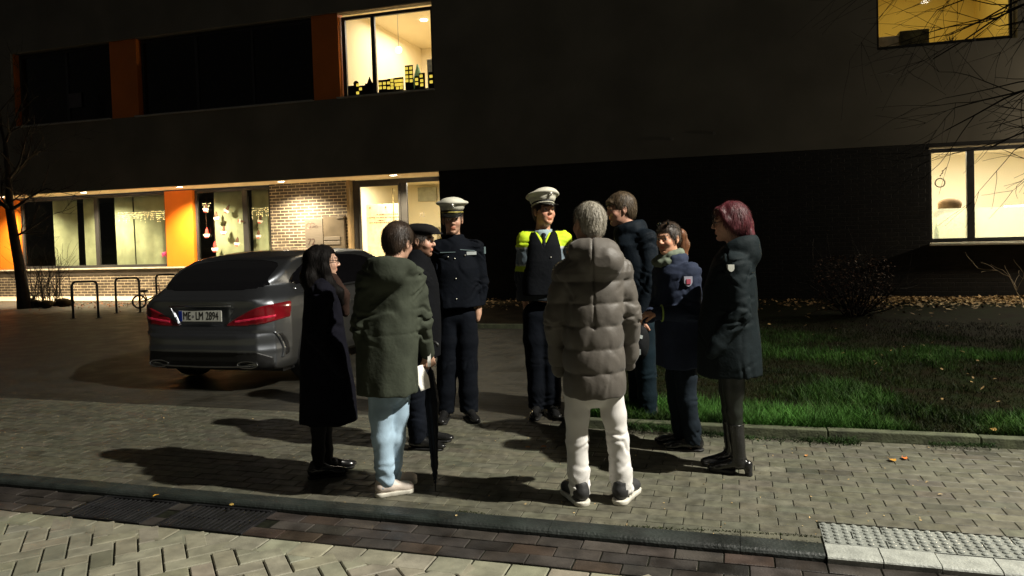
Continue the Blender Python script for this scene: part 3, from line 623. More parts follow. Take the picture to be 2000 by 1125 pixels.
# entrance
window(-9.58,-6.56,0.02,3.02,YR+.05,[(-8.12,.17)],fw_=.16,sill=False,tb=.12)
dr=MB();dr.box(-9.40,-9.34,YR+.0,YR+.045,.1,2.9,.004);dr.box(-8.26,-8.20,YR,YR+.045,.1,2.9,.004);dr.box(-9.34,-8.26,YR,YR+.045,2.84,2.9,.004);dr.box(-9.34,-8.26,YR,YR+.045,.1,.25,.004)
dr=dr.build('door',mFr,bld);MB().box(-9.34,-8.26,YR+.02,YR+.026,.25,2.84).build('pane',gls,dr)
m=MB();m.tube([(-8.37,YR-.06,.5),(-8.37,YR-.06,2.78)],.016,10);m.tube([(-8.37,YR-.06,.6),(-8.37,YR+.0,.6)],.010,8);m.tube([(-8.37,YR-.06,2.7),(-8.37,YR+.0,2.7)],.010,8);m.build('handle',M('brass_bar',(.6,.5,.25),.35,metal=.9),dr)
m=MB();m.box(-9.685,-9.60,YR-.10,YR+.1,.02,3.03,.004);m.build('corner_post',M('post_metal',(.33,.24,.13),.5,metal=.3,vs=3),bld)
room(-9.65,-6.0,YR+.32,YR+3.4,-.0,3.05,M('hall_wall',(.86,.77,.53),.9,vs=.5,var=.05),mFloor)
area('ceiling_light_hall',(-8.0,YR+.62,2.98),2.4,.4,175,(1.,.89,.64))
g=empty('notice_board',(0,0,0),0,'large cream notice board with handwriting behind the glass entrance door','notice board')
p0=onY(712,400,YR+.9);p1=onY(800,560,YR+.9)
bx0,bx1,bz1,bz0=p0[0],p1[0],p0[2],.6
MB().box(bx0,bx1,YR+.9,YR+.93,bz0,bz1,.004).build('board',M('board_cream',(.88,.78,.52),.6),g)
m=MB();m.box(bx0-.03,bx0-.004,YR+.88,YR+.94,bz0,bz1+.02);m.build('frame',M('board_edge',(.4,.28,.12),.6),g)
m=MB();r=random.Random(5)
for (z,a,b) in ((-.28,.28,.9),(-.36,.06,.95),(-.44,.3,.5),(-.50,.1,.55)):
    x=bx0+a*(bx1-bx0)
    while x<bx0+b*(bx1-bx0): w=r.uniform(.02,.07);m.box(x,x+w,YR+.893,YR+.898,bz1+z-r.uniform(.004,.018),bz1+z+r.uniform(.002,.012));x+=w+r.uniform(.01,.03)
for dx in (.15,.62): m.box(bx0+dx,bx0+dx+.03,YR+.892,YR+.897,bz1-.12,bz1-.06)
m.build('handwriting',M('ink_brown',(.22,.1,.05),.7),g)
p=onY(838,375,YR+3.35)
tag(MB().box(p[0]-.35,p[0]+.25,YR+3.3,YR+3.36,p[2]-.28,p[2]+.15,.005).build('wall_screen',M('screen_grey',(.36,.36,.26),.5),None),'grey rectangular panel on the hall wall behind the side pane','panel')
tag(MB().box(p[0]-.25,p[0]+.35,YR+3.0,YR+3.3,0,1.75,.01).build('hall_cupboard',M('hall_cupboard_grey',(.55,.50,.38),.6),None),'pale grey cupboard in the hall behind the side pane','cupboard')
text('house_number_decal','72',.16,(onY(823,420,YR+.03)[0],YR+.075,onY(823,420,YR+.03)[2]),M('number_grey',(.12,.1,.07),.6),dr)
# sign with number and letterbox
g=empty('house_sign',(-10.72,YR-.05,1.5),0,'brushed metal sign plate with red ring emblem and number 72 on the brick pier','sign')
mSt=M('brushed_steel',(.15,.135,.12),.5,metal=.35,vs=4,var=.1,stretch=(1,1,30))
MB().box(-.28,.26,.0,.028,-.85,.55,.004).build('plate',mSt,g)
m=MB();m.tube([(-.14+.085*cos(t)*1.,-.004,.37+.085*sin(t)) for t in np.linspace(pi*.25,pi*1.45,14)],.010,6);m.build('ring_emblem',M('sign_red',(.75,.08,.05),.5),g)
m=MB();m.tube([(-.04+.065*cos(t),-.004,.40+.05*sin(t)) for t in np.linspace(.1,pi-.1,10)],.006,5);m.build('arch_emblem',M('sign_dark',(.05,.03,.03),.5),g)
text('lettering','AWO',.10,(-.01,-.004,.34),MATS['sign_dark'],g,ext=.003)
text('number','72',.24,(-.09,-.004,-.06),MATS['sign_dark'],g,ext=.002)
m=MB();m.box(.10,.24,-.004,-.001,.335,.340);m.build('small_print',MATS['sign_dark'],g)
g=empty('letterbox',(-10.12,YR-.03,1.3),0,'wide steel letterbox with two flaps right of the house number sign','letterbox')
MB().box(-.28,.34,-.09,.005,-.65,.80,.004).build('body',M('letterbox_body',(.12,.10,.075),.5,metal=.4,vs=3),g)
MB().box(-.26,.22,-.11,-.092,.18,.27,.004).build('flap',mSt,g);MB().box(-.26,.22,-.11,-.092,.06,.15,.004).build('flap',mSt,g)
MB().box(.14,.32,-.12,-.092,.735,.765,.004).build('lamp_bar',mSt,g)
# downlights
for i,x in enumerate((-7.9,-11.05,-14.2,-17.45,-20.5)):
    d=MB().cyl((x,YF+.40,3.018),(x,YF+.40,3.033),.095,18).build('downlight',M('downlight_glow',(1,1,1),.5,emit=(1,.93,.78),es=40),bld)
    m=MB();m.tube([(x+.09*cos(t),YF+.40,3.03+.0*t) for t in np.linspace(0,1,2)],.001,3)
    l=bpy.data.lights.new('downlight_lamp','SPOT');l.energy=(1100,1250,1250,1200,1050)[i];l.color=(1.,.80,.50);l.spot_size=radians(128);l.spot_blend=.75;l.shadow_soft_size=.05
    o=bpy.data.objects.new('downlight_lamp',l);COL.objects.link(o);o.location=(x,YF+.40,2.99);o.rotation_euler=(radians(12),0,0)
g=empty('wall_lamp',(7.7,YF+.03,2.6),0,'small wall lamp on the dark wall beyond the right edge of the picture','wall lamp')
MB().box(-.08,.08,-.10,0,-.10,.10,.01).build('housing',mFr,g);MB().box(-.06,.06,-.22,-.105,-.05,.05,.01).build('lens',mLampOn,g)
l=bpy.data.lights.new('wall_light','POINT');l.energy=650;l.color=(1.,.84,.6);l.shadow_soft_size=.06;o=bpy.data.objects.new('wall_light',l);COL.objects.link(o);o.location=(7.7,YF-.30,2.6)
# bicycle racks
mTube=M('rack_steel',(.03,.03,.03),.45,metal=.5)
rack=None
for px,py,lab in ((168,622,'steel hoop bicycle rack, leftmost and nearest of the three'),(251,611,'steel hoop bicycle rack, middle one of the three'),(329,600,'steel hoop bicycle rack beside the car roofline, with the child bicycle')):
    p=gnd(px,py)
    if rack is None:
        rack=empty('bicycle_rack');m=MB();pts=[(-.27,0,0),(-.27,0,.70)]+[(-.19-.08*cos(t),0,.70+.09*sin(t)) for t in np.linspace(.2,pi/2,5)]+[(.19+.08*sin(t),0,.70+.09*cos(t)) for t in np.linspace(0,pi/2-.2,5)]+[(.27,0,.70),(.27,0,0)]
        m.tube(pts,.024,10);hoop=m.build('hoop',mTube,rack,True);m=MB()
        for s in (-1,1): m.cyl((.27*s,0,0),(.27*s,0,.012),.06,14)
        foot=m.build('foot_plate',mTube,rack);o=rack
    else:
        o=rack.copy();COL.objects.link(o)
        for c in (hoop,foot): d=c.copy();COL.objects.link(d);d.parent=o
    o.location=(p[0],p[1],0);o.rotation_euler=(0,0,.28);tag(o,lab,'bicycle rack','hoop bicycle racks')
# child bicycle
p=gnd(297,602);g=empty('child_bicycle',(p[0],p[1],0),radians(25),'small dark child balance bicycle leaning at the third rack','bicycle')
mTy=M('tyre_rubber',(.015,.015,.015),.8);mPk=M('bike_frame_paint',(.10,.02,.03),.4)
for x in (-.28,.30):
    m=MB();m.tube([(x+.15*cos(t),0,.17+.15*sin(t)) for t in np.linspace(0,2*pi,22)],.022,8,False);w=m.build('wheel',mTy,g,True);m=MB()
    for k in range(8): m.tube([(x,0,.17),(x+.14*cos(k*pi/4),0,.17+.14*sin(k*pi/4))],.004,4)
    m.build('spokes',mTube,w)
m=MB();m.tube([(-.28,0,.17),(-.10,0,.20),(.20,0,.36)],.016,8);m.tube([(-.10,0,.20),(-.16,0,.40)],.014,8);m.tube([(.30,0,.17),(.20,0,.36),(.17,0,.52)],.015,8);m.tube([(-.28,0,.17),(-.14,0,.34)],.01,6);m.build('frame',mPk,g,True)
m=MB();m.sphere((-.17,0,.42),(.10,.045,.03),10,6);m.build('saddle',mTy,g,True)
m=MB();m.tube([(.12,-.2,.55),(.17,-.05,.54),(.17,.05,.54),(.12,.2,.55)],.013,8);m.build('handlebar',mTube,g,True)
# ---------------------------------------------------------------- trees
mBark=M('bark',(.010,.008,.006),.9,vs=12,var=.4,bump=.8,bs=40)
def branch(m,p,d,L,r,depth_,R,up=.1,split=3,wig=.25,minr=.003):
    pts=[p];rs=[r];q=p.copy();dd=d/np.linalg.norm(d);n=5
    for i in range(n):
        dd=dd+R.normal(0,wig*.35,3)+np.array([0,0,up*.2]);dd/=np.linalg.norm(dd);q=q+dd*L/n;pts.append(q.copy());rs.append(r*(1-.65*(i+1)/n))
    m.tube(pts,[max(z,minr*.6) for z in rs],6 if r>.02 else 4,False)
    if depth_<=0: return
    for k in range(split):
        i=R.integers(1,n+1);a=R.normal(0,1,3);a-=dd*(a@dd);a/=np.linalg.norm(a)+1e-6
        branch(m,pts[i],dd*.8+a*R.uniform(.4,.9),L*R.uniform(.45,.75),max(rs[i]*.7,minr),depth_-1,R,up,split,wig,minr)
R=np.random.default_rng(3)
p=gnd(48,602);g=empty('tree',(p[0],p[1],0),0,'small bare tree with a dark leaning trunk in front of the left windows','tree')
m=MB();k=np.array([[0,0,-.1],[-.03,0,.5],[-.10,0,1.1],[-.22,0,1.8],[-.32,0,2.5],[-.30,0,3.3],[-.36,0,4.2]]);m.tube(k,[.17,.14,.12,.11,.095,.075,.05],10);m.build('trunk',mBark,g,True)
m=MB()
for (i,d,L,r) in ((4,(1,0,.25),1.9,.05),(4,(-1,0,.4),1.3,.05),(5,(1,-.1,.5),1.8,.04),(5,(.3,.6,.6),1.4,.035),(6,(.6,0,1),1.5,.04),(6,(-.6,.1,1),1.5,.04),(4,(.5,-.6,.3),1.5,.04),(3,(.8,.1,.35),1.2,.03)): branch(m,k[i],np.array(d,float),L,r,3,R,.15,4)
m.build('branches',mBark,g)
p=gnd(62,600);g=empty('bare_shrub',(p[0]+.3,p[1]+.2,0),0,'thicket of thin upright leafless shoots round the foot of the small tree','shrub')
m=MB()
for i in range(46):
    a=R.uniform(0,6.28);b=R.uniform(.05,.75);branch(m,np.array([b*cos(a),b*.6*sin(a),0]),np.array([R.normal(0,.18),R.normal(0,.15),1]),R.uniform(.6,1.5),.012,1,R,.1,3,.2,.004)
m.build('stems',mBark,g)
m=MB()
for i in range(14): m.sphere((R.uniform(-.7,.7),R.uniform(-.4,.3),R.uniform(0,.14)),(R.uniform(.1,.25),R.uniform(.1,.2),R.uniform(.06,.16)),7,5)
m.build('leaf_mound',mDirt,g,True)
g=empty('tree',(4.75,11.6,0),0,'bare tree at the right edge whose thin twigs cross both right windows','tree')
m=MB();k=np.array([[0,0,-.1],[.02,0,1.5],[.0,0,3.],[-.03,0,4.5],[0,0,6.2]]);m.tube(k,[.15,.12,.10,.08,.05],10);m.build('trunk',mBark,g,True)
m=MB();R=np.random.default_rng(12)
for z,d,L in ((5.6,(-1,.05,-.15),2.2),(5.2,(-1,.2,-.35),2.1),(4.7,(-1,-.1,-.25),2.3),(4.9,(-.9,.2,-.45),1.9),(5.9,(-1,0,-.5),2.4),(6.0,(-.8,.5,-.3),2.2),(5.4,(-1,.3,-.1),2.4),(4.3,(-1,.1,-.1),1.2),(6.1,(-1,.3,.2),2.2),
              (3.4,(-1,.1,-.10),1.8),(3.1,(-1,.1,-.42),1.5),(2.9,(-1,-.1,-.30),1.3),(3.6,(-1,.2,-.15),2.0),(5,(1,0,.3),1.5),(6,(.7,-.5,.6),1.5),(2.5,(-1,0,-.3),.9)):
    branch(m,np.array([0,0,z]),np.array(d,float),L,.020,2,R,-.05,4,.22,.0035)
m.build('branches',mBark,g)
p=gnd(1668,622);g=empty('dry_shrub',(p[0],p[1],0),0,'dry reddish brown shrub against the dark wall left of the lit strip','shrub')
m=MB();lm=[];R=np.random.default_rng(8)
for i in range(50):
    a=R.uniform(0,6.28);branch(m,np.array([.1*cos(a),.1*sin(a),0]),np.array([.7*cos(a),.5*sin(a),R.uniform(.5,1.3)]),R.uniform(.5,1.0),.010,1,R,.1,4,.3,.0035)
m.build('stems',mBark,g)
n=1500;th=R.uniform(0,6.28,n);rr=R.uniform(.2,.62,n)**.8;V,f=leafmesh(rr*np.cos(th)*.9,rr*np.sin(th)*.7,R.uniform(.15,1.15,n)*(1-.25*rr),R.uniform(.012,.03,n),R,.6)
mk('foliage',V,f,mLeaf,g,False,np.repeat(R.uniform(.12,.45,(n,1))*np.array([[1.,.5,.32]]),6,0))
p=onY(1972,562,14.6);m=MB();branch(m,np.array([.25,0,-.45]),np.array([-.5,0,1]),.75,.014,2,np.random.default_rng(4),.1,3,.5,.005)
g=empty('twig',(p[0],14.6,p[2]),0,'single pale bare twig sticking up before the lit soil at the far right','twig');m.build('stem',M('pale_twig',(.3,.24,.15),.8),g)
# ================================================================ CAR
def polysdf(P,A,B):
    P=np.array(P,float);n=len(P);d=np.full(np.broadcast(A,B).shape,1e9);ins=np.zeros(d.shape,bool)
    for i in range(n):
        a=P[i];b=P[(i+1)%n];e=b-a;wa=A-a[0];wb=B-a[1];t=np.clip((wa*e[0]+wb*e[1])/(e@e),0,1)
        d=np.minimum(d,(wa-e[0]*t)**2+(wb-e[1]*t)**2)
        c=((a[1]>B)!=(b[1]>B))&(A<(b[0]-a[0])*(B-a[1])/((b[1]-a[1]) if b[1]!=a[1] else 1e-9)+a[0]);ins^=c
    d=np.sqrt(d);return np.where(ins,-d,d)
def spl(P,n=6):  # catmull-rom closed
    P=np.array(P,float);N=len(P);o=[]
    for i in range(N):
        a,b,c,d=P[i-1],P[i],P[(i+1)%N],P[(i+2)%N]
        for k in range(n):
            t=k/n;o.append(.5*((2*b)+(-a+c)*t+(2*a-5*b+4*c-d)*t*t+(-a+3*b-3*c+d)*t**3))
    return np.array(o)
SIDE=[(.12,.24),(.05,.32),(.035,.40),(.0,.46),(-.005,.54),(.005,.60),(.065,.635),(.085,.70),(.09,.80),(.085,.88),(.075,.93),(.13,1.0),(.32,1.12),(.58,1.25),(.80,1.335),(.95,1.365),(1.5,1.42),(2.1,1.435),(2.7,1.38),(3.2,1.19),(3.55,1.0),(4.1,.90),(4.5,.74),(4.66,.55),(4.66,.30),(4.5,.2),(2.5,.19),(.5,.2)]
PLAN=[(0,-.02),(.45,.0),(.66,.07),(.80,.20),(.87,.42),(.885,.8),(.89,1.4),(.885,3.2),(.87,3.9),(.80,4.35),(.6,4.6),(.3,4.68),(0,4.69)]
PLAN=PLAN+[(-x,y) for x,y in PLAN[1:-1][::-1]]
FRONT=[(0,.15),(.80,.17),(.86,.30),(.89,.50),(.895,.70),(.875,.86),(.845,.95),(.80,1.02),(.71,1.22),(.64,1.36),(.54,1.43),(.3,1.455),(0,1.46)]
FRONT=FRONT+[(-x,z) for x,z in FRONT[1:-1][::-1]]
GH=[(0,.10),(.40,.14),(.62,.30),(.74,.60),(.80,1.1),(.82,1.8),(.80,2.6),(.76,3.6),(0,3.7)];GH=GH+[(-x,y) for x,y in GH[1:-1][::-1]]
def sint(a,b,k): h=np.clip(.5-.5*(a-b)/k,0,1);return a+(b-a)*h+k*h*(1-h)
def carV(xs,ys,zs,wheels=True):
    X,Y,Z=xs[:,None,None],ys[None,:,None],zs[None,None,:]
    s=polysdf(SIDE,ys[:,None],zs[None,:])[None,:,:];p=polysdf(PLAN,xs[:,None],ys[None,:])[:,:,None];f=polysdf(FRONT,xs[:,None],zs[None,:])[:,None,:]
    g=polysdf(GH,xs[:,None],ys[None,:])[:,:,None]
    g=g-np.clip((1.08-Z)*2.2,0,1)*.6
    V=sint(sint(s,p,.07),sint(f+0*Y,g,.08),.06)
    # crease lines and joints
    def groove(zc,w,d): return d*np.exp(-((Z-zc)/w)**2)
    rear=np.clip(1-Y/.5,0,1)
    V=V+groove(.605+.0*X,.007,.012)*(Y<.35)*np.clip((.84-np.abs(X))/.1,0,1)
    V=V+groove(.50,.035,.010)*rear-groove(.655,.02,.007)*rear*np.clip((.82-np.abs(X))/.2,0,1)-groove(.43,.02,.008)*rear
    V=V-.022*np.exp(-((Z-.955)/.022)**2)*(Y<.3)*np.clip((.72-np.abs(X))/.1,0,1)   # tailgate lip
    V=V-.012*np.exp(-((Z-.78-.0*Y)/.02)**2)*np.clip((Y-.6)/.4,0,1)*(Y<4)*.7
    if wheels:
        for yc in (.93,3.65):
            c=np.sqrt((Y-yc)**2+(Z-.33)**2)-.37;q=np.maximum(c,.60-np.abs(X));V=np.maximum(V,-q)
    return V
mPaint=M('car_paint_grey',(.30,.32,.35),.36,metal=1.,var=.05,vs=1.5,coat=1.,bump=.02,bs=400)
mBlackG=M('tinted_glass',(.004,.004,.005),.05,var=.05,spec=.8)
mBlkP=M('black_plastic',(.012,.012,.012),.45,var=.2,vs=20)
mChr=M('chrome_trim',(.55,.56,.56),.15,metal=1.,var=.05)
mTail=M('tail_light_red',(.22,.006,.012),.12,var=.2,vs=8,coat=1.,spec=.9)
mTail2=M('tail_light_highlight',(.75,.03,.08),.18,var=.2,vs=14,coat=1.,emit=(1,.05,.1),es=.05)  # brighter lens band, its highlight put into the colour with a faint glow
CARP=(-5.45,6.5);CARR=radians(1.5)
car=empty('parked_car',(CARP[0],CARP[1],0),CARR,'dark grey estate car parked with its rear and licence plate towards the road','car')
def carpart(name,lo,hi,h,mask,off,mat,parent=car,inner=.05,cut=None):
    xs,ys,zs=[grid(lo[i],hi[i],h) for i in range(3)];V=carV(xs,ys,zs)-off;X,Y,Z=xs[:,None,None],ys[None,:,None],zs[None,None,:]
    m=mask(X,Y,Z)+0*V;V=np.maximum(np.maximum(V,m),-(V+inner+off))
    F=Fld(xs,ys,zs);F.V=V.astype(np.float32);return F.build(name,mat,parent)
xs,ys,zs=fgrid(-.95,.95,.016,-.95,.95,.016),fgrid(-.08,4.8,.04,-.08,1.15,.013),grid(.12,1.50,.014)
V=carV(xs,ys,zs);X,Y,Z=xs[:,None,None],ys[None,:,None],zs[None,None,:]
# plate recess
q=polysdf([(-.40,.89),(.40,.89),(.30,.685),(-.30,.685)],xs[:,None],zs[None,:])[:,None,:]+0*Y;q=np.maximum(q,Y-.125);V=np.maximum(V,-q)
F=Fld(xs,ys,zs);F.V=V.astype(np.float32);body=F.build('body',mPaint,car)
P2=lambda poly,ax: (lambda X,Y,Z: polysdf(spl(poly,4),(X if ax=='x' else Y)[...,0] if False else (X[:,0,0][:,None] if ax=='x' else Y[0,:,0][:,None]),Z[0,0,:][None,:])[(slice(None),None,slice(None)) if ax=='x' else (None,slice(None),slice(None))])
rw=P2([(-.60,1.06),(0,1.035),(.60,1.06),(.62,1.15),(.54,1.30),(.0,1.34),(-.54,1.30),(-.62,1.15)],'x')
carpart('rear_window',(-.75,.0,.95),(.75,1.0,1.42),.012,lambda X,Y,Z:np.maximum(rw(X,Y,Z),Y-.84),.004,mBlackG)
for s in (1,-1):
    sw=P2([(.60,1.10),(.95,1.03),(1.6,1.0),(2.6,.99),(3.1,1.03),(2.7,1.26),(2.2,1.34),(1.5,1.35),(.95,1.27)],'y')
    w=carpart('side_window',(min(.4*s,.95*s),.45,.92),(max(.4*s,.95*s),3.3,1.42),.016,lambda X,Y,Z:np.maximum(sw(X,Y,Z),.5-s*X),.004,mBlackG)
    tl=P2([(.30,.70),(.36,.68),(.62,.695),(.78,.72),(.95,.80),(.95,.905),(.80,.905),(.62,.86),(.45,.785)],'x')
    sg=(lambda X,Y,Z,s=s,tl=tl: tl(s*X,Y,Z))
    def tlm(X,Y,Z,s=s):
        return polysdf(spl([(.30,.70),(.36,.68),(.62,.695),(.78,.72),(.95,.80),(.95,.905),(.80,.905),(.62,.86),(.45,.785)],4),s*X[:,0,0][:,None],Z[0,0,:][None,:])[:,None,:]
    t=carpart('tail_light',(min(.25*s,.95*s),-.05,.62),(max(.25*s,.95*s),.6,.96),.010,lambda X,Y,Z:np.maximum(tlm(X,Y,Z),Y-.42-.25*(Z-.8)),.009,mTail)
    carpart('highlight_band',(min(.30*s,.95*s),-.05,.66),(max(.30*s,.95*s),.45,.90),.008,lambda X,Y,Z:np.maximum(np.abs(Z-(.722+.13*(s*X-.35)))-.014,np.maximum(.40-s*X,Y-.22)),.012,mTail2,t)
    ve=carpart('bumper_vent',(min(.6*s,.95*s),-.02,.25),(max(.6*s,.95*s),.75,.62),.010,
        lambda X,Y,Z:np.maximum(np.abs(Y-.27-.09*np.cos((Z-.42)*9))-.028,np.maximum(np.abs(Z-.48)-.12,.6-s*X)),.004,mBlkP)
    carpart('vent_fin',(min(.6*s,.95*s),-.02,.25),(max(.6*s,.95*s),.75,.64),.010,
        lambda X,Y,Z:np.maximum(np.abs(Y-.215-.09*np.cos((Z-.42)*9))-.018,np.maximum(np.abs(Z-.48)-.14,.6-s*X)),.014,mPaint,ve)
    m=MB();v=[(s*.55+.12*cos(t),.055,.295+.035*sin(t)) for t in np.linspace(0,2*pi,20)]
    m.tube(v,.010,6,False);m.box(s*.55-.10,s*.55+.10,.07,.085,.27,.32,.01);m.build('exhaust_tip',mChr,car,True)
dif=carpart('diffuser',(-.95,-.05,.18),(.95,.6,.44),.012,lambda X,Y,Z:np.maximum(polysdf([(-.80,.15),(.80,.15),(.78,.36),(.66,.425),(-.66,.425),(-.78,.36)],X[:,0,0][:,None],Z[0,0,:][None,:])[:,None,:],Y-.40),.005,mBlkP)
m=MB()
m.tube([(-.66,.085,.285),(-.40,.045,.275),(0,.035,.27),(.40,.045,.275),(.66,.085,.285)],.012,6);m.build('chrome_strip',mChr,dif,True)
m=MB()
m.tube([(-.38,.045,.895),(0,.036,.90),(.38,.045,.895)],.008,6);m.build('tailgate_strip',mChr,car,True)
for s in (1,):
    pass
m=MB();m.tube([(.775,.62,1.03),(.80,.75,1.0),(.835,1.5,.975),(.845,2.5,.97),(.83,3.2,.99)],.007,6);m.build('window_trim',mChr,car,True);m=MB();m.tube([(-.775,.62,1.03),(-.80,.75,1.0),(-.835,1.5,.975),(-.845,2.5,.97),(-.83,3.2,.99)],.007,6);m.build('window_trim',mChr,car,True)
# plate
pl=MB().box(-.265,.265,.050,.062,.735,.850,.004).build('number_plate',M('plate_white',(.62,.63,.56),.4,var=.06),car)
MB().box(-.263,-.222,.0465,.0495,.738,.847).build('country_band',M('plate_blue',(.01,.03,.25),.4),pl)
for t_,x_ in (('ME',-.160),('LM',-.003),('2894',.152)): text('plate_lettering',t_,.118,(x_,.0485,.792),M('plate_black',(.01,.01,.01),.6,spec=.1),pl,sx=.66,ext=.0008)
m=MB();m.cyl((-.083,.0478,.79),(-.083,.0495,.79),.014,14);m.build('plate_seal',M('seal_grey',(.25,.25,.25),.4),pl)
MB().box(-.39,.39,.127,.135,.69,.885).build('plate_recess',mBlkP,car)
m=MB();m.tube([(.055*cos(t),.045,.935+.04*sin(t)) for t in np.linspace(0,2*pi,20)],.004,6,False)
# wheels
def lathe(m,prof,c,n=40):
    vs=[];k=len(prof)
    for i in range(n):
        a=2*pi*i/n
        for (x,r) in prof: vs.append((c[0]+x,c[1]+r*cos(a),c[2]+r*sin(a)))
    m.add(vs,[(i*k+j,((i+1)%n)*k+j,((i+1)%n)*k+j+1,i*k+j+1) for i in range(n) for j in range(k-1)]);return m
for s in (1,-1):
    for yc in (.93,3.65):
        x=s*.77;m=lathe(MB(),[(-.10,.22),(-.105,.30),(-.09,.325),(-.04,.332),(.04,.332),(.09,.325),(.105,.30),(.10,.22)],(x,yc,.332));w=m.build('wheel',mTy,car,True)
        m=lathe(MB(),[(s*.085,.225),(s*.095,.215),(s*.06,.20),(-s*.05,.20)],(x,yc,.332))
        for k in range(10):
            a=k*pi/5;m.tube([(x+s*.07,yc+.03*cos(a),.332+.03*sin(a)),(x+s*.08,yc+.21*cos(a+.08),.332+.21*sin(a+.08))],[.02,.012],6)
        m.cyl((x+s*.04,yc,.332),(x+s*.085,yc,.332),.05,14);m.build('rim',M('alloy',(.35,.35,.36),.3,metal=.9),w,False)
m=MB();m.box(-.75,.75,.4,4.3,.17,.24);m.build('underbody',mBlkP,car)
m=MB();m.sphere((1.0,2.72,1.02),(.09,.05,.06),12,8);m.tube([(.86,2.74,.98),(.97,2.73,1.0)],.02,6);m.build('door_mirror',mPaint,car,True)
car.scale=(1,1,1.03)
